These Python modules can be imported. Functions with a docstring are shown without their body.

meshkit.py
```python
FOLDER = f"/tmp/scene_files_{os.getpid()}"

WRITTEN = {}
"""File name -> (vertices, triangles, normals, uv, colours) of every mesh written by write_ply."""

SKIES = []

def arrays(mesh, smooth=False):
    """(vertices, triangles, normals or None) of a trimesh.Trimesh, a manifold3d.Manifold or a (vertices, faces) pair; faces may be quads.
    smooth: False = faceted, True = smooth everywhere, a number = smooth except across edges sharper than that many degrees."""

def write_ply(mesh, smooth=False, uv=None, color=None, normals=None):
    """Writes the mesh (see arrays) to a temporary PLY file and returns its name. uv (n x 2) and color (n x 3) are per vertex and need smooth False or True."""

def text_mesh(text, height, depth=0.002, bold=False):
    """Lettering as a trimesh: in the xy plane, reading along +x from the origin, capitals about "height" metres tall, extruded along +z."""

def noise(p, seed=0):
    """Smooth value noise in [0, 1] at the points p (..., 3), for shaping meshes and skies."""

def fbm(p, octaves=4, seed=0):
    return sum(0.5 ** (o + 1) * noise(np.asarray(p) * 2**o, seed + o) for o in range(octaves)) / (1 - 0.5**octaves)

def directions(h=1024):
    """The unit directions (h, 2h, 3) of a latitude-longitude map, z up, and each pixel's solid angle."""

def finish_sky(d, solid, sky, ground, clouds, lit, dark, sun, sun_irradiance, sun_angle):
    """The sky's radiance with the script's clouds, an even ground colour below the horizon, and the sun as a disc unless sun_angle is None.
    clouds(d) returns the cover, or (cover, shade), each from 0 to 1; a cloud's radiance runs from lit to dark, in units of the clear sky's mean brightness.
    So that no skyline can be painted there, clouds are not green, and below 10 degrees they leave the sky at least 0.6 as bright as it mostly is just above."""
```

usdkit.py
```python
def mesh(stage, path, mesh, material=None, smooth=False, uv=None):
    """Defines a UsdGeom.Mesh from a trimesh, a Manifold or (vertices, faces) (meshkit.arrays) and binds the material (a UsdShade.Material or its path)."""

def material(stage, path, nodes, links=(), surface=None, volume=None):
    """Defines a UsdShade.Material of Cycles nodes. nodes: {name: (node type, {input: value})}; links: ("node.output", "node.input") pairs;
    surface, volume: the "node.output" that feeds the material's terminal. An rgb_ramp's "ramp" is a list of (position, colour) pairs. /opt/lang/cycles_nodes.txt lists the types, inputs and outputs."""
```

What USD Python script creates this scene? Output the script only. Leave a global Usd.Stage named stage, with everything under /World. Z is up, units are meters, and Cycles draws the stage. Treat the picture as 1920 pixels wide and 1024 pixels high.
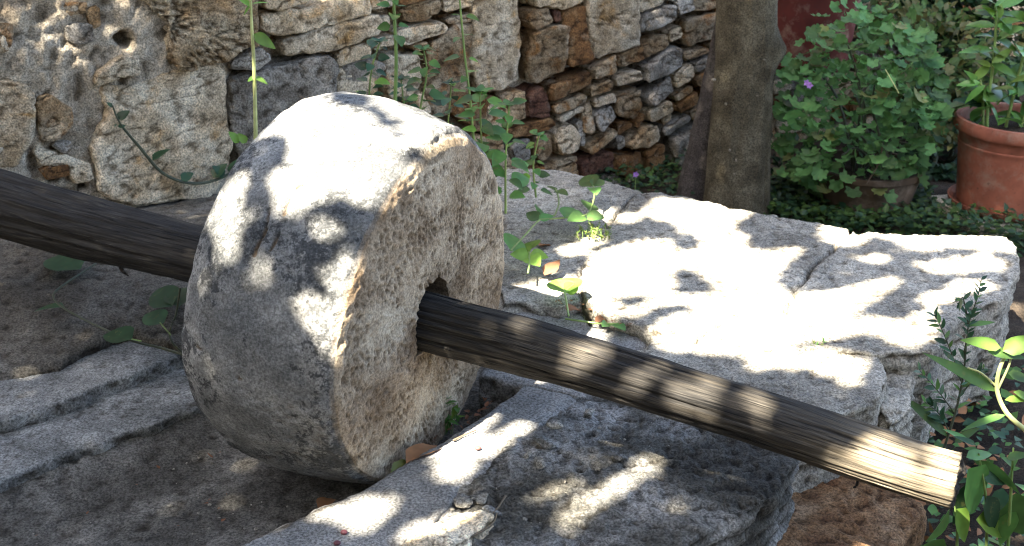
import math, numpy as np, trimesh, usdkit, meshkit
import manifold3d as m3
from scipy import sparse, ndimage
from scipy.spatial import cKDTree
from shapely.geometry import Polygon, Point
from shapely import contains_xy, union_all
from pxr import Usd, UsdGeom, UsdLux, UsdShade, Gf, Sdf, Vt

stage = Usd.Stage.CreateInMemory()
UsdGeom.SetStageUpAxis(stage, UsdGeom.Tokens.z)
UsdGeom.SetStageMetersPerUnit(stage, 1.0)
world = UsdGeom.Xform.Define(stage, '/World')
UsdGeom.Scope.Define(stage, '/World/Looks')
LK = '/World/Looks/'

# ------------------------------------------------------------------ camera, sky, sun, exposure
CAM_H, PITCH, FPX = 1.6, math.radians(23), 2200.0
EXPOSURE, SUN_I, SKY = 3.75, 1.25, 0.05
SUN_EL = math.radians(52)
SUN_AZ = (-0.62, -0.785)
sun_dir = np.array([SUN_AZ[0] * math.cos(SUN_EL), SUN_AZ[1] * math.cos(SUN_EL), math.sin(SUN_EL)])
sun_dir /= np.linalg.norm(sun_dir)
cam = UsdGeom.Camera.Define(stage, '/World/camera')
cam.AddTranslateOp().Set(Gf.Vec3d(0, 0, CAM_H))
cam.AddRotateXOp().Set(90 - math.degrees(PITCH))
cam.CreateHorizontalApertureAttr(22.3)
cam.CreateVerticalApertureAttr(22.3 * 546 / 1024)
cam.CreateFocalLengthAttr(22.3 * FPX / 1920)
cam.CreateClippingRangeAttr(Gf.Vec2f(0.05, 500))
cam.CreateFStopAttr(4.5)
cam.CreateFocusDistanceAttr(2.55)
cam.CreateExposureAttr(EXPOSURE)
dome = UsdLux.DomeLight.Define(stage, '/World/sky')
dome.GetPrim().SetCustomDataByKey('kind', 'structure')
sky_m = usdkit.material(stage, LK + 'sky', {
    's': ('sky_texture', {'sky_type': 'single_scattering', 'sun_disc': False, 'aerosol_density': 3.0, 'ozone_density': .6, 'sun_elevation': SUN_EL, 'sun_rotation': math.atan2(SUN_AZ[0], SUN_AZ[1])}),
    'b': ('background_shader', {'strength': SKY})}, [('s.color', 'b.color')], surface='b.background')
UsdShade.MaterialBindingAPI.Apply(dome.GetPrim()).Bind(sky_m)
sun = UsdLux.DistantLight.Define(stage, '/World/sun')
sun.CreateIntensityAttr(SUN_I); sun.CreateAngleAttr(0.53); sun.CreateNormalizeAttr(True)
sun.CreateColorAttr(Gf.Vec3f(1.0, 0.91, 0.76))
q = Gf.Rotation(Gf.Vec3d(0, 0, 1), Gf.Vec3d(*map(float, sun_dir))).GetQuat()
sun.AddOrientOp(UsdGeom.XformOp.PrecisionDouble).Set(Gf.Quatd(q))

# ------------------------------------------------------------------ measuring helpers
EYE = np.array([0, 0, CAM_H])
CT, ST = math.cos(PITCH), math.sin(PITCH)
def ray(px, py):
    x, y = (np.asarray(px, float) - 960) / FPX, (np.asarray(py, float) - 512) / FPX
    d = np.stack([x, CT - y * ST, -ST - y * CT], -1)
    return d / np.linalg.norm(d, axis=-1, keepdims=True)
def at(px, py, z):
    d = ray(px, py)
    return EYE + d * ((z - CAM_H) / d[..., 2])[..., None]
def aty(px, py, Y):
    d = ray(px, py)
    return EYE + d * (Y / d[..., 1])[..., None]
def unit(v):
    v = np.asarray(v, float)
    return v / np.maximum(np.linalg.norm(v, axis=-1, keepdims=True), 1e-12)
fbm, noise = meshkit.fbm, meshkit.noise
def smst(a, b, x):
    t = np.clip((x - a) / (b - a), 0, 1)
    return t * t * (3 - 2 * t)

# ------------------------------------------------------------------ prim helpers
taken, ORIGIN = set(), {}
def fresh(parent, name):
    p, k = f'{parent}/{name}', 0
    while p in taken:
        k += 1
        p = f'{parent}/{name}_{k:03d}'
    taken.add(p)
    return p
def said(prim, label=None, cat=None, group=None, kind=None):
    for k, v in (('label', label), ('category', cat), ('group', group), ('kind', kind)):
        if v:
            prim.SetCustomDataByKey(k, v)
def thing(name, label, cat, loc, group=None):
    p = fresh('/World', name)
    x = UsdGeom.Xform.Define(stage, p)
    x.AddTranslateOp().Set(Gf.Vec3d(*map(float, loc)))
    said(x.GetPrim(), label, cat, group)
    ORIGIN[p] = np.asarray(loc, float)
    return p
def part(name, mesh, mat, parent='/World', smooth=True, attr=None, label=None, cat=None, group=None, kind=None):
    p = fresh(parent, name)
    o = ORIGIN.get(parent, np.zeros(3))
    ORIGIN[p] = o
    v, f, n = meshkit.arrays(mesh, smooth)
    m = usdkit.mesh(stage, p, (v - o, f), LK + mat, smooth=False)
    if n is not None:
        m.CreateNormalsAttr(Vt.Vec3fArray.FromNumpy(n.astype(np.float32)))
        m.SetNormalsInterpolation('vertex')
    for k, a in (attr or {}).items():
        a = np.asarray(a, np.float32)
        UsdGeom.PrimvarsAPI(m).CreatePrimvar(k, Sdf.ValueTypeNames.Float3Array, 'vertex').Set(Vt.Vec3fArray.FromNumpy(a))
    said(m.GetPrim(), label, cat, group, kind)
    return p
def mesh_of(man):
    m = man.to_mesh()
    return np.array(m.vert_properties[:, :3], float), np.array(m.tri_verts, int)
def laplace(v, f, it, lam=0.55):
    e = np.vstack([f[:, [0, 1]], f[:, [1, 2]], f[:, [2, 0]]])
    A = sparse.coo_matrix((np.ones(len(e)), (e[:, 0], e[:, 1])), (len(v), len(v))).tocsr()
    A = ((A + A.T) > 0).astype(float)
    A = sparse.diags(1 / np.maximum(np.asarray(A.sum(1)).ravel(), 1)) @ A
    for _ in range(it):
        v = v + lam * (A @ v - v)
    return v
def vnormals(v, f):
    n, fn = np.zeros_like(v), np.cross(v[f[:, 1]] - v[f[:, 0]], v[f[:, 2]] - v[f[:, 0]])
    for k in range(3):
        np.add.at(n, f[:, k], fn)
    return unit(n)
def worley(p, scale, seed, jitter=1.0):
    """distance to the nearest of scattered points, about 0 to 1"""
    q = p / scale
    lo, hi = np.floor(q.min(0)).astype(int) - 1, np.ceil(q.max(0)).astype(int) + 1
    near = np.unique(np.floor(q).astype(int), axis=0)
    cells = np.unique((near[:, None] + np.array(list(np.ndindex(3, 3, 3)))[None] - 1).reshape(-1, 3), axis=0)
    rng = np.random.default_rng(seed)
    pts = cells + rng.random(cells.shape) * jitter
    return cKDTree(pts).query(q)[0]
def grid(nu, nv):
    i, j = np.meshgrid(np.arange(nu - 1), np.arange(nv - 1), indexing='ij')
    a = i * nv + j
    q = np.stack([a, a + nv, a + nv + 1, a + 1], -1).reshape(-1, 4)
    return np.vstack([q[:, [0, 1, 2]], q[:, [0, 2, 3]]])
def join(ms):
    vs, fs, o = [], [], 0
    for v, f in ms:
        vs.append(v); fs.append(np.asarray(f) + o); o += len(v)
    return np.vstack(vs), np.vstack(fs)
def tube(pts, rad, sides=6, caps=True, smooth=4):
    p = np.asarray(pts, float)
    if smooth and len(p) > 2:
        t = np.linspace(0, len(p) - 1, (len(p) - 1) * smooth + 1)
        i = np.clip(t.astype(int), 0, len(p) - 2); u = (t - i)[:, None]
        P = np.vstack([2 * p[0] - p[1], p, 2 * p[-1] - p[-2]])
        a, b, c, d = P[i], P[i + 1], P[i + 2], P[i + 3]
        r = np.interp(t, np.arange(len(p)), np.broadcast_to(rad, (len(p),)))
        p = .5 * (2 * b + (c - a) * u + (2 * a - 5 * b + 4 * c - d) * u**2 + (3 * b - a - 3 * c + d) * u**3)
    else:
        r = np.broadcast_to(rad, (len(p),))
    t = unit(np.gradient(p, axis=0))
    a = unit(np.cross(t, np.where(np.abs(t[:, 2:]) < .9, [[0, 0, 1.]], [[1., 0, 0]])))
    b = np.cross(t, a)
    g = np.arange(sides) * 2 * np.pi / sides
    v = (p[:, None] + r[:, None, None] * (np.cos(g)[None, :, None] * a[:, None] + np.sin(g)[None, :, None] * b[:, None])).reshape(-1, 3)
    i, j = np.meshgrid(np.arange(len(p) - 1), np.arange(sides), indexing='ij')
    q = np.stack([i * sides + j, i * sides + (j + 1) % sides, (i + 1) * sides + (j + 1) % sides, (i + 1) * sides + j], -1).reshape(-1, 4)
    f = np.vstack([q[:, [0, 1, 2]], q[:, [0, 2, 3]]])
    if caps:
        n = len(v)
        v = np.vstack([v, p[:1], p[-1:]])
        k = np.arange(sides)
        e = (len(p) - 1) * sides
        f = np.vstack([f, np.stack([k * 0 + n, (k + 1) % sides, k], 1), np.stack([k * 0 + n + 1, e + k, e + (k + 1) % sides], 1)])
    return v, f

# ------------------------------------------------------------------ materials
def ramp(node, cols, lo=.36, hi=.64):
    x = np.linspace(lo, hi, len(cols))
    return ('rgb_ramp', {'ramp': list(zip(x, cols))})
def stone_mat(name, cols, scale=5, speck=(.10, .09, .08), speck_amt=.5, speck_scale=45, speck_lo=.56, stain=None, stain_lo=.55, bump=.6, fine=160, rough=.9, vary=0.0):
    n = {'g': ('geometry', {}),
         'n1': ('noise_texture', {'scale': scale, 'detail': 8, 'roughness': .62, 'distortion': .4}),
         'r1': ramp('n1', cols),
         'n2': ('noise_texture', {'scale': speck_scale, 'detail': 5, 'roughness': .7}),
         'm2': ('map_range', {'from_min': speck_lo, 'from_max': speck_lo + .1, 'to_min': 0, 'to_max': speck_amt, 'clamp': True}),
         'x2': ('mix', {'color2': speck}),
         'n3': ('noise_texture', {'scale': fine, 'detail': 6, 'roughness': .7}),
         'r3': ('rgb_ramp', {'ramp': [(.40, (.45, .45, .44)), (.60, (1.4, 1.4, 1.4))]}),
         'x3': ('mix', {'mix_type': 'multiply', 'fac': 1}),
         'n4': ('noise_texture', {'scale': 28, 'detail': 8, 'roughness': .7}),
         'b1': ('bump', {'strength': min(1, bump * 1.2), 'distance': .018}),
         'b2': ('bump', {'strength': min(1, bump), 'distance': .006}),
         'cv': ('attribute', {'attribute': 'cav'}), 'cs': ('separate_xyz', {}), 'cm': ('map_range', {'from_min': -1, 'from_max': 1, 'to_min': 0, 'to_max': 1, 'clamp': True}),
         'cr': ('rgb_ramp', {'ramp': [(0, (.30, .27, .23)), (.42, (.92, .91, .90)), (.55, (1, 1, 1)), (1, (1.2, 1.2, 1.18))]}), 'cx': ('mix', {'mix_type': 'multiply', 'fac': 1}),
         'p': ('principled_bsdf', {'roughness': rough, 'specular_ior_level': .25})}
    l = [('g.position', 'n1.vector'), ('g.position', 'n2.vector'), ('g.position', 'n3.vector'), ('g.position', 'n4.vector'), ('n1.fac', 'r1.fac'),
         ('n2.fac', 'm2.value'), ('m2.result', 'x2.fac'), ('x2.color', 'x3.color1'), ('n3.fac', 'r3.fac'), ('r3.color', 'x3.color2'),
         ('n4.fac', 'b1.height'), ('n3.fac', 'b2.height'), ('b1.normal', 'b2.normal'), ('b2.normal', 'p.normal')]
    src = 'r1.color'
    if stain:
        n['n5'] = ('noise_texture', {'scale': scale * 1.7, 'detail': 5, 'roughness': .6, 'distortion': .6})
        n['v5'] = ('vector_math', {'math_type': 'add', 'vector2': (13.1, 7.7, 3.3)})
        n['m5'] = ('map_range', {'from_min': stain_lo, 'from_max': stain_lo + .14, 'to_min': 0, 'to_max': .85, 'clamp': True})
        n['x5'] = ('mix', {'color2': stain})
        l += [('g.position', 'v5.vector1'), ('v5.vector', 'n5.vector'), ('n5.fac', 'm5.value'), ('m5.result', 'x5.fac'), (src, 'x5.color1')]
        src = 'x5.color'
    if vary:
        n['o'] = ('object_info', {})
        n['mo'] = ('map_range', {'from_min': 0, 'from_max': 1, 'to_min': 1 - vary, 'to_max': 1 + vary})
        n['h'] = ('hsv', {})
        l += [('o.random', 'mo.value'), ('mo.result', 'h.value'), (src, 'h.color')]
        src = 'h.color'
    l.append((src, 'x2.color1'))
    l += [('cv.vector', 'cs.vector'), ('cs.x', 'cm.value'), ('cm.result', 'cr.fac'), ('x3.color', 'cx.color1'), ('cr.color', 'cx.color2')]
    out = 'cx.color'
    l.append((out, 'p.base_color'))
    usdkit.material(stage, LK + name, n, l, surface='p.BSDF')
stone_mat('slab', [(.20, .185, .155), (.31, .29, .245), (.40, .375, .32), (.50, .47, .40)], scale=4, speck=(.13, .13, .13), speck_amt=.65, speck_scale=38, speck_lo=.54, bump=.7)
stone_mat('slab_smooth', [(.16, .157, .15), (.23, .226, .215), (.34, .33, .31)], scale=5, speck=(.17, .18, .19), speck_amt=.5, speck_scale=70, speck_lo=.55, bump=.35)
stone_mat('slab_dark', [(.06, .056, .048), (.11, .105, .09), (.26, .255, .24), (.46, .45, .43)], scale=3.2, speck=(.08, .08, .075), speck_amt=.7, speck_scale=30, speck_lo=.52, stain=(.10, .085, .03), stain_lo=.64, bump=.9)
stone_mat('ridge_stone', [(.15, .155, .15), (.24, .245, .24), (.38, .385, .375)], scale=6, speck=(.10, .105, .11), speck_amt=.6, speck_scale=30, speck_lo=.55, bump=.6)
stone_mat('floor', [(.075, .07, .061), (.13, .123, .108), (.22, .21, .19)], scale=5, speck=(.05, .05, .048), speck_amt=.7, speck_scale=30, speck_lo=.56, bump=.8)
stone_mat('bed', [(.095, .085, .07), (.14, .13, .112), (.22, .21, .19)], scale=3, speck=(.35, .34, .32), speck_amt=.6, speck_scale=60, speck_lo=.66, bump=.8)
stone_mat('mortar', [(.36, .29, .21), (.50, .425, .325), (.62, .555, .455)], scale=6, speck=(.16, .12, .08), speck_amt=.6, speck_scale=26, speck_lo=.58, stain=(.42, .27, .12), stain_lo=.66, bump=1.0)
stone_mat('wall_pale', [(.42, .32, .20), (.58, .475, .335), (.70, .625, .49)], scale=5, speck=(.24, .18, .11), speck_amt=.4, speck_scale=22, stain=(.48, .28, .10), stain_lo=.57, bump=.6, vary=.15)
stone_mat('wall_tan', [(.25, .155, .075), (.43, .315, .19), (.60, .50, .36)], scale=7, speck=(.16, .10, .06), speck_amt=.55, speck_scale=20, stain=(.36, .16, .045), stain_lo=.53, bump=.9, vary=.25)
stone_mat('wall_rust', [(.15, .075, .03), (.26, .13, .05), (.38, .24, .12)], scale=8, speck=(.10, .05, .03), speck_amt=.6, speck_scale=20, stain=(.42, .34, .24), stain_lo=.58, bump=.9, vary=.25)
stone_mat('wall_dark', [(.10, .045, .03), (.15, .07, .045), (.2, .11, .07)], scale=9, speck_scale=20, bump=.9)
stone_mat('wall_grey', [(.22, .19, .155), (.35, .32, .275), (.50, .465, .41)], scale=8, speck=(.2, .16, .12), speck_amt=.6, speck_scale=18, stain=(.32, .20, .09), stain_lo=.6, bump=.9, vary=.2)
stone_mat('wall_porous', [(.28, .19, .10), (.42, .32, .20), (.54, .46, .33)], scale=9, speck=(.10, .055, .025), speck_amt=.9, speck_scale=18, speck_lo=.53, bump=1.2)
stone_mat('brown_rock', [(.18, .09, .045), (.28, .16, .08), (.38, .26, .16)], scale=6, speck=(.10, .05, .03), speck_amt=.6, speck_scale=22, bump=1.0)
stone_mat('soil', [(.025, .018, .012), (.045, .033, .022), (.07, .055, .04)], scale=7, speck=(.16, .11, .07), speck_amt=.6, speck_scale=40, speck_lo=.62, bump=1.0)
stone_mat('pale_block', [(.42, .38, .30), (.5, .46, .38)], scale=6, speck_amt=.2, bump=.4)
stone_mat('bark', [(.07, .058, .036), (.112, .096, .062), (.165, .145, .098)], scale=9, speck=(.22, .20, .16), speck_amt=.35, speck_scale=30, speck_lo=.64, bump=1.0)
stone_mat('nub', [(.16, .14, .10), (.24, .21, .16)], scale=9, bump=.3)
stone_mat('bark_dark', [(.045, .038, .035), (.075, .065, .06), (.11, .10, .09)], scale=7, speck_amt=.3, bump=1.0)

# mill wheel: 'mark' primvar = (how much of the tooled flat face, pit depth, worn edge)
usdkit.material(stage, LK + 'millstone', {
    'g': ('geometry', {}), 'a': ('attribute', {'attribute': 'mark'}), 's': ('separate_xyz', {}),
    'n1': ('noise_texture', {'scale': 5, 'detail': 8, 'roughness': .65}),
    'rim': ('rgb_ramp', {'ramp': [(.40, (.15, .153, .15)), (.5, (.24, .24, .232)), (.60, (.37, .365, .345))]}),
    'face': ('rgb_ramp', {'ramp': [(.38, (.21, .15, .095)), (.5, (.35, .275, .19)), (.62, (.50, .42, .31))]}),
    'xf': ('mix', {}),
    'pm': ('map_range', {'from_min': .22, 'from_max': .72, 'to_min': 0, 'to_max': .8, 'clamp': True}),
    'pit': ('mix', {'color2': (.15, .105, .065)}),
    'n2': ('noise_texture', {'scale': 42, 'detail': 9, 'roughness': .8}),
    'n2b': ('noise_texture', {'scale': 4.5, 'detail': 3}),
    'mb': ('map_range', {'from_min': .40, 'from_max': .62, 'to_min': -.01, 'to_max': .17}),
    'ad': ('math', {'math_type': 'add'}),
    'm2': ('map_range', {'from_min': .56, 'from_max': .62, 'to_min': 0, 'to_max': .85, 'clamp': True}),
    'inv': ('math', {'math_type': 'subtract', 'value1': 1.0}),
    'mm': ('math', {'math_type': 'multiply'}),
    'lich': ('mix', {'color2': (.05, .053, .056)}),
    'n3': ('noise_texture', {'scale': 170, 'detail': 6, 'roughness': .7}),
    'r3': ('rgb_ramp', {'ramp': [(.40, (.62, .62, .61)), (.60, (1.25, 1.25, 1.25))]}),
    'x3': ('mix', {'mix_type': 'multiply', 'fac': 1}),
    'n4': ('noise_texture', {'scale': 45, 'detail': 8, 'roughness': .7}),
    'b1': ('bump', {'strength': .9, 'distance': .010}), 'b2': ('bump', {'strength': .9, 'distance': .004}),
    'p': ('principled_bsdf', {'roughness': .92, 'specular_ior_level': .2})},
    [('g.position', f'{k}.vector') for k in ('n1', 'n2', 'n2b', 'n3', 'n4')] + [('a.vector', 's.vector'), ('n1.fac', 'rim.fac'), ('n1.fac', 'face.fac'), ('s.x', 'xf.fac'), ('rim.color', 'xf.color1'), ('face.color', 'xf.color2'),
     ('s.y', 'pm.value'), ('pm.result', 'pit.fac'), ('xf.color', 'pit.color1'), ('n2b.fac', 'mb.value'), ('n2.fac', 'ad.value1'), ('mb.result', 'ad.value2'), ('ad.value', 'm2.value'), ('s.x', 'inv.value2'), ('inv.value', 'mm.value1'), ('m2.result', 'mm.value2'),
     ('mm.value', 'lich.fac'), ('pit.color', 'lich.color1'), ('lich.color', 'x3.color1'), ('n3.fac', 'r3.fac'), ('r3.color', 'x3.color2'), ('x3.color', 'p.base_color'),
     ('n4.fac', 'b1.height'), ('n3.fac', 'b2.height'), ('b1.normal', 'b2.normal'), ('b2.normal', 'p.normal')], surface='p.BSDF')
# weathered wood: 'grain' primvar = (round the log, along the log, bareness)
usdkit.material(stage, LK + 'wood', {
    'a': ('attribute', {'attribute': 'grain'}), 's': ('separate_xyz', {}), 'mp': ('mapping', {'scale': (1, .05, 0)}), 'mp2': ('mapping', {'scale': (1, .25, 0)}),
    'n1': ('noise_texture', {'scale': 150, 'detail': 8, 'roughness': .75, 'distortion': .1}),
    'n2': ('noise_texture', {'scale': 9, 'detail': 5, 'roughness': .6}),
    'd': ('rgb_ramp', {'ramp': [(.34, (.008, .0075, .007)), (.52, (.025, .0225, .0195)), (.68, (.070, .064, .055))]}),
    'l': ('rgb_ramp', {'ramp': [(.3, (.15, .115, .075)), (.5, (.34, .28, .19)), (.7, (.48, .42, .31))]}),
    'k': ('math', {'math_type': 'multiply_add', 'value2': .5, 'value3': -.28}), 'k2': ('math', {'math_type': 'add', 'use_clamp': True}),
    'x': ('mix', {}), 'b': ('bump', {'strength': .8, 'distance': .004}),
    'r2': ('rgb_ramp', {'ramp': [(.3, (.75, .75, .75)), (.7, (1.15, 1.15, 1.15))]}), 'x2': ('mix', {'mix_type': 'multiply', 'fac': 1}),
    'mp5': ('mapping', {'scale': (1, .035, 0), 'location': (3.3, 1.7, 0)}), 'n5': ('noise_texture', {'scale': 42, 'detail': 4, 'roughness': .5, 'distortion': .15}), 's5': ('math', {'math_type': 'subtract', 'value2': .5}), 'a5': ('math', {'math_type': 'absolute'}), 'm5': ('map_range', {'from_min': .004, 'from_max': .016, 'to_min': .30, 'to_max': 1, 'clamp': True}), 'x5': ('mix', {'mix_type': 'multiply', 'fac': 1}), 'b5': ('bump', {'strength': 1.0, 'distance': .004}),
    'p': ('principled_bsdf', {'roughness': .8, 'specular_ior_level': .3})},
    [('a.vector', 'mp5.vector'), ('mp5.vector', 'n5.vector'), ('n5.fac', 's5.value1'), ('s5.value', 'a5.value1'), ('a5.value', 'm5.value'), ('x2.color', 'x5.color1'), ('m5.result', 'x5.color2'), ('m5.result', 'b5.height'), ('b.normal', 'b5.normal'), ('a.vector', 's.vector'), ('a.vector', 'mp.vector'), ('a.vector', 'mp2.vector'), ('mp.vector', 'n1.vector'), ('mp2.vector', 'n2.vector'), ('n1.fac', 'd.fac'), ('n1.fac', 'l.fac'), ('n2.fac', 'k.value1'), ('k.value', 'k2.value1'), ('s.z', 'k2.value2'),
     ('k2.value', 'x.fac'), ('d.color', 'x.color1'), ('l.color', 'x.color2'), ('x.color', 'x2.color1'), ('n2.fac', 'r2.fac'), ('r2.color', 'x2.color2'), ('x5.color', 'p.base_color'), ('n1.fac', 'b.height'), ('b5.normal', 'p.normal')], surface='p.BSDF')
def leaf_mat(name, col, back=None, trans=.3, rough=.45, vary=.45):
    usdkit.material(stage, LK + name, {
        'o': ('object_info', {}), 'g': ('geometry', {}), 'n': ('noise_texture', {'scale': 30, 'detail': 3}),
        'ri': ('math', {'math_type': 'add'}), 'fr': ('math', {'math_type': 'fraction'}),
        'm': ('map_range', {'from_min': 0, 'from_max': 1, 'to_min': 1 - vary, 'to_max': 1 + vary}), 'm2': ('map_range', {'from_min': .3, 'from_max': .7, 'to_min': .8, 'to_max': 1.2}),
        'hu': ('map_range', {'from_min': 0, 'from_max': 1, 'to_min': .485, 'to_max': .51}),
        'mu': ('math', {'math_type': 'multiply'}),
        'h': ('hsv', {'color': col}), 'ny': ('noise_texture', {'scale': 55, 'detail': 5, 'roughness': .7}), 'my': ('map_range', {'from_min': .57, 'from_max': .68, 'to_min': 0, 'to_max': .55, 'clamp': True}), 'xy': ('mix', {'color2': tuple(.45 * c + .55 * k for c, k in zip(col, (.22, .17, .05)))}), 'p': ('principled_bsdf', {'roughness': rough, 'specular_ior_level': .4}), 't': ('translucent_bsdf', {}), 'x': ('mix_closure', {'fac': trans})},
        [('o.random', 'ri.value1'), ('g.random_per_island', 'ri.value2'), ('ri.value', 'fr.value1'), ('fr.value', 'm.value'), ('fr.value', 'hu.value'), ('hu.result', 'h.hue'), ('g.position', 'n.vector'), ('n.fac', 'm2.value'), ('m.result', 'mu.value1'), ('m2.result', 'mu.value2'), ('mu.value', 'h.value'),
         ('g.position', 'ny.vector'), ('ny.fac', 'my.value'), ('my.result', 'xy.fac'), ('h.color', 'xy.color1'), ('xy.color', 'p.base_color'), ('xy.color', 't.color'), ('p.BSDF', 'x.closure1'), ('t.BSDF', 'x.closure2')], surface='x.closure')
leaf_mat('leaf_green', (.075, .17, .04))
leaf_mat('leaf_dark', (.028, .075, .035), trans=.2)
leaf_mat('leaf_bright', (.16, .30, .05), trans=.4)
leaf_mat('leaf_geranium', (.085, .19, .055), trans=.3, rough=.6)
leaf_mat('leaf_yellow', (.15, .17, .05), trans=.25)
leaf_mat('leaf_glossy', (.10, .24, .05), trans=.25, rough=.3)
leaf_mat('leaf_canopy', (.05, .09, .025), trans=.3)
leaf_mat('leaf_dry', (.22, .10, .045), trans=.1, rough=.7)
leaf_mat('stem_green', (.16, .24, .07), trans=0, vary=.1)
leaf_mat('stem_pale', (.45, .48, .20), trans=0, vary=.1)
leaf_mat('stem_dark', (.055, .065, .04), trans=0, vary=.1)
leaf_mat('flower_violet', (.35, .18, .5), trans=.2, vary=.1)
leaf_mat('berry', (.16, .05, .05), trans=0, vary=.2)
leaf_mat('twig', (.12, .09, .06), trans=0, vary=.2)
def clay(name, col):
    usdkit.material(stage, LK + name, {'g': ('geometry', {}), 'n': ('noise_texture', {'scale': 14, 'detail': 6, 'roughness': .6}), 'r': ('rgb_ramp', {'ramp': [(.3, tuple(.75 * c for c in col)), (.7, tuple(1.2 * c for c in col))]}),
        'n2': ('noise_texture', {'scale': 6, 'detail': 8, 'roughness': .7}), 'm2': ('map_range', {'from_min': .50, 'from_max': .64, 'to_min': 0, 'to_max': .55, 'clamp': True}), 'x2': ('mix', {'color2': (.26, .20, .15)}), 'n3': ('noise_texture', {'scale': 60, 'detail': 5, 'roughness': .7}), 'm3': ('map_range', {'from_min': .6, 'from_max': .7, 'to_min': 0, 'to_max': .5, 'clamp': True}), 'x3': ('mix', {'color2': (.05, .035, .025)}),
        'b': ('bump', {'strength': .25, 'distance': .004}), 'p': ('principled_bsdf', {'roughness': .75, 'specular_ior_level': .3})}, [('g.position', 'n.vector'), ('n.fac', 'r.fac'), ('g.position', 'n2.vector'), ('g.position', 'n3.vector'), ('n2.fac', 'm2.value'), ('m2.result', 'x2.fac'), ('r.color', 'x2.color1'), ('n3.fac', 'm3.value'), ('m3.result', 'x3.fac'), ('x2.color', 'x3.color1'), ('x3.color', 'p.base_color'), ('n3.fac', 'b.height'), ('b.normal', 'p.normal')], surface='p.BSDF')
clay('terracotta', (.25, .085, .05)); clay('red_clay', (.075, .014, .010)); clay('brown_clay', (.075, .05, .03)); clay('iron', (.03, .025, .022))

# ------------------------------------------------------------------ the mill wheel's frame
C = np.array([-.1834, 2.5475, CAM_H - 1.2035]); C[2] += .005
A = unit([.8967, -.4370, -.0703])                # axis, out of the tooled face
UPV = unit(np.array([0, 0, 1.]) - A[2] * A)      # up within the face
SIDE = np.cross(UPV, A)                          # towards the camera and left? sign fixed below
if SIDE[0] > 0: SIDE = -SIDE
RAD, THICK = .42, .42

# ------------------------------------------------------------------ ground
GZ = -.25
def sheet():
    near = np.arange(-2.6, 4.2, .035); far = np.array([.3, .8, 1.8, 4, 9, 20, 45, 90.])
    xs = np.concatenate([near[0] - far[::-1], near, near[-1] + far])
    neary = np.arange(.8, 8.0, .035)
    ys = np.concatenate([neary[0] - far[::-1], neary, neary[-1] + far])
    X, Y = np.meshgrid(xs, ys, indexing='ij')
    p = np.stack([X, Y, 0 * X], -1)
    Z = GZ + .06 * (fbm(p * 2.2, 3, 3) - .5) + .05 * (fbm(p * 11, 4, 5) - .5)
    return np.stack([X, Y, Z], -1).reshape(-1, 3), grid(len(xs), len(ys))
part('ground', sheet(), 'soil', kind='structure')

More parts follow.
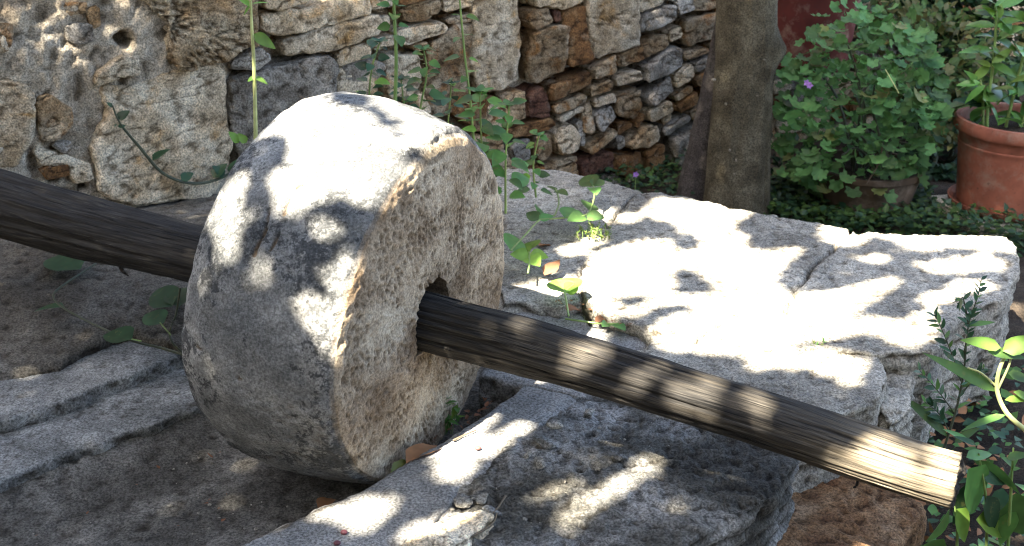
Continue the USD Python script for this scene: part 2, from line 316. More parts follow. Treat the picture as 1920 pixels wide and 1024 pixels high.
# ------------------------------------------------------------------ basin floor (the track of the mill wheel) and the plaster bed
def patch(poly_px, z, h, seed, amp, scale, step=.012, fall=.03, extra=None):
    """a sheet with relief that ends in a rounded edge: heightfield over a polygon, closed by a skirt"""
    pts = at(np.array([p[0] for p in poly_px], float), np.array([p[1] for p in poly_px], float), z)[:, :2]
    return slab_mesh(pts, z, h, seed, amp, scale, step, extra=extra)
def slab_mesh(pts, z, h, seed, amp, scale, step=.010, pitted=1.0, soft=5, strata=.0, extra=None, edge=.02):
    P = Polygon(pts).buffer(0)
    ring = P.exterior
    n = max(12, int(ring.length / .03))
    s = np.array([ring.interpolate(k / n, normalized=True).coords[0] for k in range(n)])
    c3 = np.c_[s, np.zeros(n)]
    s = s + edge * np.stack([fbm(c3 * 7, 4, seed) - .5, fbm(c3 * 7, 4, seed + 9) - .5], 1) * 2
    P = Polygon(s).buffer(soft * step * .10)
    if P.geom_type != 'Polygon':
        P = max(P.geoms, key=lambda g: g.area)
    cs = m3.CrossSection([np.array(P.exterior.coords)[:-1].tolist()], m3.FillRule.NonZero)
    man = m3.Manifold.extrude(cs, h).translate([0, 0, z - h]).refine_to_length(step)
    v, f = mesh_of(man)
    v = laplace(v, f, soft)
    nn = vnormals(v, f)
    top = smst(.3, .9, nn[:, 2])
    d = amp * 2 * (fbm(v * scale, 5, seed) - .5) + amp * .5 * (np.abs(fbm(v * scale * 4, 3, seed + 3) - .5) * -4 + .6)
    pk = 1 - np.clip(worley(v, .03, seed + 2) / .6, 0, 1)
    d -= amp * .45 * pitted * pk * smst(.42, .62, fbm(v * 6, 3, seed + 8)) + amp * .4 * (fbm(v * 55, 3, seed + 9) - .5) * -2
    d = d * (.6 + .4 * top) + (1 - top) * .022 * (fbm(v * 14, 4, seed + 5) - .5) * 2
    if strata:
        w = fbm(v * 5, 3, seed + 21)
        lay = (v[:, 2] * 28 + w * 3.0 + v[:, 0] * .8)
        d += strata * (1 - top) * (np.abs((lay % 1) - .5) * 2 - .5)
        lay2 = fbm(v * np.array([2.0, 7.0, 9.0]), 4, seed + 31) * 7
        d += strata * .45 * top * (smst(0, .35, lay2 % 1) - .5)
    v = v + nn * d[:, None]
    if extra is not None:
        v = extra(v)
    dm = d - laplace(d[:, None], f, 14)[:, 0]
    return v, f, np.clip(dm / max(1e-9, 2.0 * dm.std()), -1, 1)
def cav3(c): return np.stack([c, 0 * c, 0 * c], 1)
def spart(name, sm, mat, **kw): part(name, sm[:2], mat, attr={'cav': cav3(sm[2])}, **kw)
def px_poly(poly, z):
    a = np.array(poly, float)
    return at(a[:, 0], a[:, 1], z)[:, :2]
RA, RB = at(0, 880, 0)[:2], at(380, 742, 0)[:2]
def floor_rise(v):
    u = unit(RB - RA); n = np.array([u[1], -u[0]])
    d = (v[:, :2] - RA) @ n + .05 * (fbm(v * 7, 4, 66) - .5) * 2
    v = v.copy(); v[:, 2] += .05 * smst(.26, -.01, d) * (v[:, 2] > -.15)
    return v
spart('basin_floor', slab_mesh(px_poly([(-260, 1090), (-260, 800), (100, 720), (420, 600), (700, 500), (985, 560), (1010, 760), (700, 990), (500, 1120)], 0), -.05, .2, 11, .010, 4, step=.010, pitted=.25, extra=floor_rise), 'floor', kind='structure')
bed = [(-300, 320), (-300, 800), (0, 690), (110, 675), (195, 628), (250, 615), (350, 640), (420, 560), (900, 470), (960, 430), (940, 330), (600, 340), (400, 340)]
def hump(v):
    w = smst(.35, 1.0, np.hypot((v[:, 0] + 1.5) / 1.2, (v[:, 1] - 3.6) / .7))
    v = v.copy(); v[:, 2] += (1 - w) * .05 * (v[:, 2] > 0)
    return v
spart('plaster_bed', slab_mesh(px_poly(bed, .09), .075, .3, 17, .012, 4, step=.013, pitted=.3, extra=hump), 'bed', kind='structure')

# ------------------------------------------------------------------ stone slabs of the mill bed
CRACKS = [[(1596, 432), (1560, 470), (1530, 500), (1486, 558), (1470, 592)], [(1194, 364), (1160, 395), (1134, 428)], [(1100, 495), (1088, 530), (1100, 570), (1112, 588)], [(1300, 640), (1340, 612), (1352, 600)]]
def slab(poly, z, h, seed, mat, label, amp=.008, scale=7, group=None, strata=.0, step=.010, name='stone_slab', soft=5, edge=.012):
    pts = px_poly(poly, z)
    loc = np.r_[pts.mean(0), z - h]
    v, f, cv = slab_mesh(pts, z, h, seed, amp, scale, step, strata=strata, soft=soft, edge=edge)
    for line in CRACKS if name == 'stone_slab' else []:
        a = np.array(line, float); t = np.linspace(0, len(a) - 1, 40 * (len(a) - 1))
        L = at(np.interp(t, np.arange(len(a)), a[:, 0]), np.interp(t, np.arange(len(a)), a[:, 1]), .145)[:, :2]
        L = L + .016 * np.stack([fbm(np.c_[L * 14, 0 * t], 3, 5) - .5, fbm(np.c_[L * 14, 0 * t], 3, 6) - .5], 1) * 2
        dd = cKDTree(L).query(v[:, :2])[0]; on = (v[:, 2] > z - .04)
        v[:, 2] -= .024 * smst(.009, .002, dd) * on; cv = np.where(on, np.minimum(cv, 1 - 2 * smst(.010, .003, dd)), cv)
    p = fresh('/World', name)
    x = usdkit.mesh(stage, p, (v - loc, f), LK + mat)
    n = vnormals(v, f)
    x.CreateNormalsAttr(Vt.Vec3fArray.FromNumpy(n.astype(np.float32))); x.SetNormalsInterpolation('vertex')
    x.AddTranslateOp().Set(Gf.Vec3d(*map(float, loc)))
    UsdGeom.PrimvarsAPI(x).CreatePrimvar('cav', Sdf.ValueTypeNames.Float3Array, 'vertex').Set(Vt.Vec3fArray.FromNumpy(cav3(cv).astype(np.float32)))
    said(x.GetPrim(), label, 'boulder' if name == 'boulder' else 'stone slab', group)
slab([(440, 1085), (420, 1034), (560, 972), (700, 905), (860, 808), (990, 722), (1085, 745), (1020, 790), (950, 830), (905, 885), (860, 915), (800, 985), (730, 1030), (690, 1085)], .105, .2, 21, 'slab_smooth', 'smooth worn grey kerb slab running along the near side of the millstone track', amp=.003, scale=8, soft=9, edge=.006)
slab([(695, 1100), (735, 1034), (805, 988), (866, 920), (912, 890), (956, 834), (1026, 794), (1092, 748), (1180, 742), (1330, 770), (1450, 815), (1490, 850), (1478, 882), (1440, 925), (1390, 965), (1330, 1000), (1260, 1045), (1200, 1110)], .10, .17, 22, 'slab_dark', 'rough dark mossy slab in the foreground under the wooden beam', amp=.016, scale=8, strata=.012, edge=.022, step=.0075)
slab([(900, 700), (935, 640), (950, 572), (985, 566), (1100, 592), (1215, 636), (1190, 668), (1225, 690), (1160, 735), (1080, 740), (995, 720)], .105, .2, 23, 'slab_smooth', 'smooth blue grey slab just behind the beam and right of the millstone', amp=.003, scale=8, soft=8, edge=.006)
slab([(1222, 636), (1245, 604), (1330, 592), (1500, 630), (1640, 660), (1655, 705), (1640, 748), (1570, 775), (1480, 800), (1330, 760), (1230, 700), (1198, 668)], .136, .276, 24, 'slab', 'low broken ledge slab between the beam and the big sunlit slab', amp=.009, scale=6, strata=.005, edge=.02)
slab([(1092, 556), (1094, 505), (1140, 430), (1196, 366), (1240, 360), (1330, 378), (1420, 398), (1500, 412), (1556, 424), (1606, 432), (1562, 500), (1502, 562), (1472, 618), (1452, 654), (1340, 640), (1236, 622), (1190, 600), (1120, 582)], .15, .26, 25, 'slab', 'big pale slab in full sun right of the millstone', step=.008, amp=.009, scale=5, strata=.004, edge=.012)
slab([(1594, 439), (1640, 436), (1700, 440), (1800, 442), (1880, 444), (1908, 465), (1905, 505), (1880, 560), (1800, 590), (1770, 620), (1745, 655), (1700, 662), (1560, 655), (1446, 650), (1444, 616), (1470, 560), (1532, 500), (1580, 440)], .15, .36, 26, 'slab', 'big pale slab at the right end with grey shadowed front face', step=.008, amp=.010, scale=5, strata=.006, edge=.014)
slab([(925, 500), (950, 420), (925, 330), (950, 316), (1040, 318), (1110, 331), (1206, 362), (1150, 430), (1102, 507), (1098, 560), (1050, 576), (985, 562), (950, 566)], .14, .24, 27, 'slab', 'pale grey slab behind the millstone with green shoots in its crack', amp=.006, scale=7, strata=.008, edge=.010)
slab([(1648, 668), (1700, 668), (1712, 700), (1704, 760), (1672, 790), (1650, 752), (1660, 706)], .08, .22, 28, 'slab', 'small upright block wedged between the ledge slab and the right slab', amp=.006, scale=12, strata=.015, edge=.008)
slab([(-60, 682), (0, 662), (106, 652), (184, 618), (245, 600), (345, 622), (380, 650), (245, 700), (135, 745), (0, 786), (-60, 804)], .055, .2, 31, 'ridge_stone', 'pale blue grey stone strip on the left beside the brown plaster', amp=.005, scale=6, edge=.02, soft=3, strata=.002)
slab([(-80, 820), (0, 795), (196, 736), (336, 668), (400, 634), (430, 705), (385, 748), (290, 795), (145, 848), (0, 900), (-80, 925)], .015, .2, 32, 'ridge_stone', 'second pale stone strip on the left, along the dark track floor', amp=.006, scale=6, edge=.02, soft=3, strata=.003)
slab([(1245, 1130), (1290, 1010), (1400, 930), (1500, 880), (1590, 880), (1690, 920), (1725, 965), (1690, 1010), (1560, 1130)], -.06, .22, 33, 'brown_rock', 'orange brown boulder under the edge of the foreground slab', amp=.02, scale=6, name='boulder', soft=14, step=.014)

# ------------------------------------------------------------------ the mill wheel
def millstone():
    prof = [(0, 0), (0, .30), (-.003, .380), (-.009, .402), (-.021, .416), (-.042, .424), (-.15, .444), (-.26, .455), (-.34, .449), (-.40, .424), (-.435, .385), (-.445, .33), (-.445, 0)]
    prof = np.array(prof) * [1.0, 1.02]; s = np.r_[0, np.cumsum(np.hypot(*np.diff(prof, axis=0).T))]
    t = np.linspace(0, s[-1], 250)[1:-1]
    pa, pr = np.interp(t, s, prof[:, 0]), np.interp(t, s, prof[:, 1])
    na = 560; g = np.arange(na) * 2 * np.pi / na
    rad = np.cos(g)[:, None] * UPV + np.sin(g)[:, None] * np.cross(A, UPV)
    gd = (g + .22 + np.pi) % (2 * np.pi) - np.pi
    bul = 1 + .075 * np.exp(-(gd / .48) ** 2) - .015 * np.exp(-((gd + 1.3) / .4) ** 2) - .02 * np.exp(-((gd - 2.3) / .4) ** 2)
    rad = rad * bul[:, None]
    v = (C + pa[:, None, None] * A + pr[:, None, None] * rad[None]).reshape(-1, 3)
    n = len(pa); i, j = np.meshgrid(np.arange(n - 1), np.arange(na), indexing='ij')
    q = np.stack([i * na + j, (i + 1) * na + j, (i + 1) * na + (j + 1) % na, i * na + (j + 1) % na], -1).reshape(-1, 4)
    f = np.vstack([q[:, [0, 1, 2]], q[:, [0, 2, 3]]])
    k = np.arange(na); N = len(v); e = (n - 1) * na
    v = np.vstack([v, C[None], (C - .445 * A)[None]])
    f = np.vstack([f, np.stack([k * 0 + N, k, (k + 1) % na], 1), np.stack([k * 0 + N + 1, e + (k + 1) % na, e + k], 1)])
    nn = vnormals(v, f)
    if (nn[N] @ A) < 0:
        f = f[:, ::-1]; nn = -nn
    ax = (v - C) @ A
    face = smst(.55, .85, nn @ A) * (ax > -.06)
    wob = fbm(v * 9, 3, 90) - .5
    face = np.clip(smst(.62, .92, nn @ A + .3 * wob) * (ax > -.08), 0, 1)
    big = .018 * 2 * (fbm(v * 3.0, 3, 1) - .5)
    vw = v + .010 * np.stack([noise(v * 45, 4), noise(v * 45, 5), noise(v * 45, 6)], 1)
    pits = np.maximum(1 - np.clip(worley(vw * np.array([1, 1, .75]), .0135, 5) / .64, 0, 1), .8 * (1 - np.clip(worley(vw * np.array([1, 1, .6]), .017, 15) / .55, 0, 1)))
    pits *= .35 + .65 * smst(.3, .6, fbm(v * 14, 3, 8))
    dent = 1 - np.clip(worley(v * np.array([1, 1, 1.4]), .034, 6) / .8, 0, 1)
    dent *= smst(.38, .62, fbm(v * 6, 3, 9)) * (.35 + .65 * smst(.55, .1, v[:, 2]))
    fine = fbm(v * 60, 4, 2) - .5
    pits = pits * (1 - .75 * np.exp(-((ax + .004) / .016) ** 2) * (np.linalg.norm((v - C) - ax[:, None] * A, axis=1) > .385))
    d = big * (1 - .75 * face) + face * (-.010 * pits + .006 * fine + .004 * (fbm(v * 22, 3, 12) - .5) * 2) + (1 - face) * (-.011 * dent + .003 * fine + .004 * (fbm(v * 18, 3, 13) - .5) * 2)
    # spalled places on the front arris
    arr = np.exp(-((ax + .012) / .02) ** 2)
    d -= arr * (.006 * smst(.55, .8, fbm(v * 13, 3, 14)) + .006)
    for line in ([(592, 318), (570, 345), (556, 352), (535, 388), (532, 402)], [(505, 392), (498, 430), (478, 468), (476, 480)], [(520, 440), (506, 468)], [(350, 640), (372, 655), (400, 662), (430, 690), (452, 712)], [(612, 372), (618, 400), (608, 432)]):
        a = np.array(line, float); t = np.linspace(0, len(a) - 1, 30 * (len(a) - 1)); pts = []
        for x, y in zip(np.interp(t, np.arange(len(a)), a[:, 0]), np.interp(t, np.arange(len(a)), a[:, 1])):
            dr = ray(x, y); o = EYE - C; da, oa = dr - (dr @ A) * A, o - (o @ A) * A
            qa, qb, qc = da @ da, 2 * da @ oa, oa @ oa - .455**2; D = max(qb * qb - 4 * qa * qc, 0); pts.append(EYE + (-qb - math.sqrt(D)) / (2 * qa) * dr)
        dd = cKDTree(np.array(pts)).query(v + nn * d[:, None], distance_upper_bound=.03)[0]
        k = smst(.0065, .002, np.minimum(dd, .03) + .003 * (fbm(v * 40, 2, 3) - .5)); d -= .010 * k * (nn @ A < .5); dent = np.maximum(dent, k * 1.4)
    v = v + nn * d[:, None]
    cols = np.stack([face, np.clip(np.where(face > .5, pits * 1.3, dent * .7), 0, 1), 0 * face], 1)
    tree = cKDTree(v)
    man = m3.Manifold(m3.Mesh(v.astype(np.float32), f.astype(np.uint32)))
    # the arched eye
    hs = [(-.072, -.075), (.075, -.075), (.078, .03), (.06, .075), (.02, .098), (-.02, .10), (-.055, .075), (-.076, .03)]
    hs = np.array(hs); k = 8
    ang = np.linspace(0, 1, k, endpoint=False)
    ring = np.array([hs[a] * (1 - t) + hs[(a + 1) % len(hs)] * t for a in range(len(hs)) for t in ang])
    ring = ring * (1 + .10 * (fbm(np.c_[ring, 0 * ring[:, 0]] * 30, 3, 3) - .5)[:, None])
    R = np.stack([SIDE, UPV, np.cross(SIDE, UPV)], 1)
    eye = m3.Manifold.extrude(m3.CrossSection([ring.tolist()], m3.FillRule.NonZero), .8).translate([0, 0, -.4])
    T = np.c_[R, C - .1 * A]
    man = man - eye.transform(T)
    # broken-out chips on the upper front edge
    rng = np.random.default_rng(4)
    def chunk(px, py, r, sq, seed, push):
        d = ray(px, py); t = ((C - EYE) @ A) / (d @ A); p = EYE + d * t
        b = trimesh.creation.icosphere(4, 1.0); w = b.vertices * (1 + .7 * (fbm(b.vertices * 1.7, 3, seed) - .5))[:, None] * np.array(sq) * r
        w += .008 * (fbm(w * 60, 3, seed + 1) - .5)[:, None] * b.vertex_normals * 2
        w = w[:, :1] * SIDE + w[:, 1:2] * UPV + w[:, 2:] * A
        return m3.Manifold(m3.Mesh((w + p + push * A).astype(np.float32), b.faces.astype(np.uint32)))
    for c in (chunk(822, 276, .060, (1.3, .62, .9), 5, -.012), chunk(862, 254, .046, (1.0, .7, .9), 6, .012), chunk(905, 320, .055, (.9, 1.1, .5), 7, .02), chunk(935, 345, .05, (.8, 1.2, .5), 9, .012), chunk(655, 540, .022, (.8, 1.6, 1), 8, .004), chunk(668, 880, .04, (1.4, .8, 1), 10, .01)):
        man = man - c
    v, f = mesh_of(man)
    dist, idx = tree.query(v)
    m = cols[idx]
    m[dist > .004] = (.8, .25, 0)
    return v, f, m
mv, mf, mm = millstone()
mill = thing('millstone', 'massive upright limestone wheel with a pitted face and square eye', 'millstone', (C[0] - .2 * A[0], C[1] - .2 * A[1], 0))
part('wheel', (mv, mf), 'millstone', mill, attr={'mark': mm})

# ------------------------------------------------------------------ the wooden beam through the eye
def log_mesh(pts, rad, bare, seed, sides=96, per=.006):
    p = np.asarray(pts, float)
    s = np.r_[0, np.cumsum(np.linalg.norm(np.diff(p, axis=0), axis=1))]
    n = int(s[-1] / per); t = np.linspace(0, s[-1], n)
    from scipy.interpolate import CubicSpline, PchipInterpolator
    c = CubicSpline(s, p)(t); r = PchipInterpolator(s, rad)(t); b = PchipInterpolator(s, bare)(t)
    tn = unit(np.gradient(c, axis=0)); a = unit(np.cross(tn, [0, 0, 1.])); u = np.cross(a, tn)
    g = np.arange(sides) * 2 * np.pi / sides
    co, si = np.cos(g), np.sin(g)
    cyl = np.stack(np.broadcast_arrays(co[None] * .5, si[None] * .5, t[:, None] * .8), -1)
    grain = np.stack(np.broadcast_arrays(co[None] * 2.2, si[None] * 2.2, t[:, None] * 1.1), -1)
    lump = 1 + .10 * 2 * (fbm(cyl * 4, 3, seed) - .5)
    gr = fbm(grain * 7, 4, seed + 2)
    crack = smst(.42, .34, fbm(np.stack(np.broadcast_arrays(co[None] * 3.0, si[None] * 3.0, t[:, None] * .55), -1) * 3.1, 3, seed + 7))
    rr = r[:, None] * lump + .0035 * (gr - .5) * 2 - .007 * crack - .030 * smst(.10, .0, np.abs(g[None] - 3.55 - .25 * np.sin(t[:, None] * 2.2))) * smst(s[-1] - .28, s[-1], t)[:, None]
    v = c[:, None] + rr[..., None] * (co[None, :, None] * a[:, None] + si[None, :, None] * u[:, None])
    att = np.stack(np.broadcast_arrays(g[None] * .0 + np.abs(g[None] - np.pi) * .13, t[:, None], b[:, None] - .25 * crack), -1)
    V = v.reshape(-1, 3); att = att.reshape(-1, 3)
    i, j = np.meshgrid(np.arange(n - 1), np.arange(sides), indexing='ij')
    q = np.stack([i * sides + j, i * sides + (j + 1) % sides, (i + 1) * sides + (j + 1) % sides, (i + 1) * sides + j], -1).reshape(-1, 4)
    f = np.vstack([q[:, [0, 1, 2]], q[:, [0, 2, 3]]])
    # sawn, slightly ragged ends
    for e, sg in ((0, -1), (n - 1, 1)):
        base = e * sides; prev = np.arange(base, base + sides)
        for w in (.96, .8, .55, .3):
            ring = c[e] + (v[e] - c[e]) * w + tn[e] * sg * (.018 * (fbm(np.c_[co * w * 3, si * w * 3, 0 * co], 3, seed + 5) - .5) * 2 + .003 * (w < .9))[:, None]
            k0 = len(V); V = np.vstack([V, ring]); att = np.vstack([att, np.c_[np.full(sides, w), np.full(sides, .2), np.full(sides, .05)]])
            cur = np.arange(k0, k0 + sides); k = np.arange(sides); k2 = (k + 1) % sides
            qq = np.vstack([np.stack([prev[k], prev[k2], cur[k2]], 1), np.stack([prev[k], cur[k2], cur[k]], 1)])
            f = np.vstack([f, qq if sg > 0 else qq[:, ::-1]]); prev = cur
        k0 = len(V); V = np.vstack([V, c[e][None]]); att = np.vstack([att, [[0, .2, .05]]])
        qq = np.stack([prev, np.roll(prev, -1), np.full(sides, k0)], 1)
        f = np.vstack([f, qq if sg > 0 else qq[:, ::-1]])
    return V, f, att
NV = unit(np.cross(A, [0, 0, 1.]))               # the vertical plane through the axis
def on_axis_plane(px, py):
    d = ray(px, py)
    return EYE + d * (((C - EYE) @ NV) / (d @ NV))
beam_px = [(-160, 352), (0, 384), (170, 430), (345, 472), (560, 528), (808, 604), (950, 640), (1100, 684), (1300, 745), (1500, 808), (1650, 860), (1793, 903)]
beam_pts = np.array([on_axis_plane(*p) for p in beam_px])
beam_r = [.100, .096, .088, .077, .071, .070, .069, .063, .062, .061, .059, .058]
beam_b = [.0, .0, .02, .04, .03, .03, .05, .06, .08, .12, .42, .62]
bv, bf, ba = log_mesh(beam_pts, beam_r, beam_b, 41)
beam = thing('wooden_beam', 'long dark weathered log through the millstone with a pale bare end', 'beam', beam_pts.mean(0) - [0, 0, .06])
part('log', (bv, bf), 'wood', beam, attr={'grain': ba})
def near_beam(t):  # point on the axis
    k = t * (len(beam_pts) - 1); i = min(int(k), len(beam_pts) - 2); return beam_pts[i] + (beam_pts[i + 1] - beam_pts[i]) * (k - i)
hk = on_axis_plane(1610, 880)
part('hook', tube([hk + [0, 0, .0], hk + [.001, 0, -.025], hk + [.0, .0, -.04], hk + [-.006, 0, -.046]], [.003, .003, .003, .002]), 'iron', beam)
st = on_axis_plane(228, 505)
part('branch_stub', tube([st + [0, 0, .04], st, st + [.02, -.01, -.016]], [.008, .006, .002]), 'bark_dark', beam)

# ------------------------------------------------------------------ the dry stone wall
W0 = at(300, 372, .09); W1 = at(1290, 305, GZ)
WU = unit(np.r_[(W1 - W0)[:2], 0]); WN = np.array([WU[1], -WU[0], 0.])   # along, and out towards the camera
WO = np.r_[W0[:2], 0.0]
def wall_uv(px, py):
    d = ray(px, py); t = ((WO - EYE) @ WN) / (d @ WN); p = EYE + d * t[..., None]
    return np.stack([(p - WO) @ WU, p[..., 2]], -1)
def wall_xyz(u, v, w):
    return WO + np.asarray(u)[..., None] * WU + np.asarray(w)[..., None] * WN + np.asarray(v)[..., None] * np.array([0, 0, 1.])
def K1(*p): return [(x / 2.56, y / 2.56) for x, y in p]
def K2(*p): return [(640 + x / 2.56, y / 2.56) for x, y in p]
def K3(*p): return [(900 + x / 2.845, y / 2.845) for x, y in p]
STONES = [  # tone, how proud, outline
 ('pale', .035, K2((615, -60), (840, -60), (850, 370), (760, 430), (640, 440), (600, 300), (610, 120))),
 ('tan', .06, K3((240, 50), (340, 30), (360, 110), (260, 155), (225, 110))),
 ('tan', .06, K3((250, 165), (420, 120), (425, 370), (265, 440), (245, 300))),
 ('rust', .07, K3((410, 55), (515, 20), (560, 310), (440, 345), (425, 200))),
 ('pale', .075, K3((530, -60), (800, -60), (805, 240), (690, 265), (575, 305), (545, 150))),
 ('pale', .06, K3((815, -20), (950, -40), (940, 20), (812, 60))),
 ('grey', .07, K3((820, 75), (990, 14), (1000, 95), (930, 130), (812, 165))),
 ('grey', .07, K3((1000, -30), (1090, -30), (1090, 40), (1012, 72), (1003, 20))),
 ('tan', .06, K3((1097, -30), (1200, -30), (1210, 40), (1100, 52))),
 ('tan', .07, K3((1052, 97), (1212, 62), (1222, 190), (1082, 233), (1048, 200))),
 ('tan', .06, K3((712, 287), (960, 172), (968, 238), (830, 308), (727, 353))),
 ('pale', .05, K3((972, 167), (1040, 132), (1048, 190), (977, 213))),
 ('tan', .065, K3((562, 352), (690, 277), (700, 383), (572, 413))),
 ('pale', .065, K3((687, 402), (808, 357), (818, 410), (702, 453))),
 ('grey', .075, K3((842, 342), (965, 249), (1038, 243), (1048, 338), (960, 388), (847, 428))),
 ('tan', .06, K3((1052, 262), (1178, 242), (1178, 272), (1062, 308))),
 ('pale', .07, K3((992, 382), (1090, 323), (1098, 408), (1002, 458))),
 ('grey', .065, K3((1107, 322), (1208, 287), (1213, 338), (1107, 378))),
 ('tan', .06, K3((1102, 402), (1218, 353), (1223, 393), (1132, 453))),
 ('rust', .07, K3((347, 442), (550, 368), (558, 438), (352, 528))),
 ('tan', .06, K3((552, 453), (668, 413), (678, 468), (562, 508))),
 ('dark', .055, K3((227, 502), (310, 449), (343, 540), (343, 608), (227, 613))),
 ('tan', .06, K3((107, 504), (213, 484), (218, 618), (112, 648))),
 ('tan', .065, K3((355, 547), (528, 488), (538, 528), (362, 598))),
 ('pale', .065, K3((572, 527), (678, 488), (688, 528), (577, 563))),
 ('grey', .07, K3((852, 502), (983, 399), (998, 478), (930, 518), (857, 548))),
 ('tan', .06, K3((692, 522), (818, 464), (828, 558), (788, 628), (692, 608))),
 ('grey', .065, K3((579, 602), (668, 553), (688, 618), (600, 686), (582, 658))),
 ('tan', .06, K3((517, 572), (558, 524), (567, 688), (522, 698))),
 ('pale', .06, K3((372, 622), (518, 553), (518, 580), (402, 638))),
 ('pale', .07, K3((862, 572), (968, 524), (983, 588), (872, 638))),
 ('tan', .06, K3((1012, 500), (1088, 444), (1093, 478), (1017, 528))),
 ('rust', .06, K3((1017, 552), (1123, 474), (1128, 538), (1032, 593))),
 ('rust', .06, K3((1147, 462), (1223, 418), (1228, 498), (1152, 528))),
 ('tan', .06, K3((1082, 582), (1188, 538), (1188, 588), (1097, 628))),
 ('rust', .06, K3((92, 682), (348, 614), (368, 658), (242, 707), (102, 718))),
 ('pale', .075, K3((363, 692), (460, 644), (488, 700), (478, 778), (390, 808), (367, 750))),
 ('tan', .065, K3((742, 778), (848, 664), (918, 662), (928, 728), (860, 768))),
 ('rust', .05, K3((792, 640), (848, 584), (848, 628), (802, 678))),
 ('tan', .065, K3((532, 770), (690, 679), (708, 705), (547, 812))),
 ('grey', .065, K3((932, 680), (1078, 604), (1088, 628), (952, 708))),
 ('tan', .05, K3((942, 620), (988, 593), (988, 628), (947, 658))),
 ('rust', .065, K3((702, 830), (818, 793), (823, 868), (740, 937), (692, 898))),
 ('rust', .055, K3((842, 790), (958, 763), (958, 898), (862, 908))),
 ('grey', .08, K3((992, 722), (1178, 634), (1148, 798), (1002, 878))),
 ('tan', .06, K3((262, 712), (348, 694), (358, 798), (300, 848), (267, 820))),
 ('grey', .06, K3((132, 760), (228, 724), (238, 828), (152, 848))),
 ('tan', .05, K3((0, 562), (93, 514), (98, 676), (0, 686))),
 ('tan', .05, K3((0, 705), (88, 694), (98, 798), (0, 810))),
 ('tan', .05, K3((352, 850), (478, 814), (488, 838), (382, 878))),
 ('rust', .045, K3((702, 640), (778, 642), (778, 676), (712, 716))),
 ('grey', .05, K3((482, 640), (528, 624), (538, 758), (502, 768))),
 ('dark', .05, K3((500, 850), (688, 804), (688, 898), (520, 928))),
 ('tan', .04, K3((322, 872), (378, 864), (378, 898), (322, 900))),
 ('grey', .05, K3((692, 722), (738, 714), (738, 778), (702, 788))),
 ('dark', .04, K3((365, 52), (405, 48), (405, 108), (372, 110))),
 ('tan', .05, K2((0, 22), (108, -20), (108, 48), (0, 78))),
 ('pale', .05, K2((118, -30), (240, -30), (230, 16), (122, 38))),
 ('tan', .055, K2((264, 32), (436, -20), (438, 52), (380, 88), (284, 93))),
 ('pale', .055, K2((452, -20), (618, -40), (608, 18), (462, 53))),
 ('pale', .06, K2((-60, 128), (208, 62), (213, 128), (0, 196), (-60, 210))),
 ('pale', .06, K2((242, 142), (458, 93), (463, 138), (300, 207), (252, 198))),
 ('tan', .05, K2((472, 82), (598, 58), (598, 96), (482, 108))),
 ('pale', .055, K2((-40, 232), (98, 193), (118, 258), (0, 297), (-40, 300))),
 ('grey', .05, K2((0, 312), (118, 274), (200, 302), (120, 420), (40, 468), (0, 458))),
 ('tan', .04, K2((322, 212), (393, 197), (388, 228), (342, 243))),
 ('tan', .05, K2((402, 200), (500, 123), (598, 112), (606, 430), (550, 528), (430, 548), (372, 430))),
 ('pale', .045, K2((202, 262), (348, 252), (358, 398), (300, 478), (212, 468))),
 ('rust', .05, K2((505, 534), (600, 474), (640, 464), (746, 472), (748, 608), (622, 618))),
 ('pale', .04, K2((132, 182), (248, 162), (238, 208), (150, 228))),
 ('pale', .05, K2((200, 500), (420, 570), (480, 640), (460, 760), (220, 700))),
 ('pale', .06, K1((1242, 62), (1460, 32), (1738, -40), (1748, 48), (1500, 127), (1312, 163), (1238, 130))),
 ('pale', .06, K1((1245, -40), (1500, -60), (1440, 14), (1300, 35), (1240, 40))),
 ('pale', .065, K1((1332, 192), (1560, 113), (1788, 62), (1788, 148), (1580, 227), (1352, 258))),
 ('grey', .05, K1((1092, 290), (1228, 212), (1288, 265), (1220, 326), (1102, 328))),
 ('grey', .055, K1((1082, 382), (1330, 294), (1558, 249), (1587, 300), (1592, 478), (1500, 560), (1150, 760), (1105, 600))),
 ('pale', .05, K1((1593, 252), (1738, 194), (1752, 263), (1602, 317))),
 ('pale', .05, K1((1603, 333), (1758, 284), (1788, 330), (1788, 518), (1600, 478))),
 ('pale', .045, K1((480, 414), (620, 404), (900, 324), (1048, 298), (1072, 500), (1092, 700), (1060, 800), (980, 930), (620, 968), (452, 900), (442, 690), (522, 520))),
 ('porous', .075, K1((640, -60), (1205, -60), (1212, 180), (1078, 268), (860, 327), (792, 270), (770, 100))),
 ('tan', .045, K1((160, 460), (220, 440), (330, 520), (340, 600), (270, 665), (195, 670))),
 ('grey', .03, K1((230, 682), (345, 675), (300, 730))),
 ('pale', .055, K1((440, 352), (560, 254), (650, 262), (658, 340), (450, 408))),
 ('tan', .02, K1((260, 10), (400, 4), (410, 60), (262, 85))),
 ('tan', .02, K1((400, 40), (470, 20), (480, 120), (430, 140))),
 ('pale', .04, K1((-60, 380), (100, 392), (150, 452), (158, 620), (60, 800), (-60, 790))),
 ('tan', .03, K1((-60, 110), (60, 112), (40, 238), (-60, 260))),
 ('rust', .03, K1((182, 800), (320, 782), (330, 838), (220, 858))),
 ('grey', .02, K1((310, 120), (440, 110), (450, 190), (370, 212), (320, 190))),
 ('pale', .03, K1((130, 690), (300, 735), (420, 780), (440, 860), (340, 870), (330, 780), (180, 790))),
]
wall = thing('stone_wall', 'old rubble stone wall behind the millstone, patched with pale mortar on the left', 'wall', WO)
U_LEFT, U_RIGHT = -2.0, 6.2
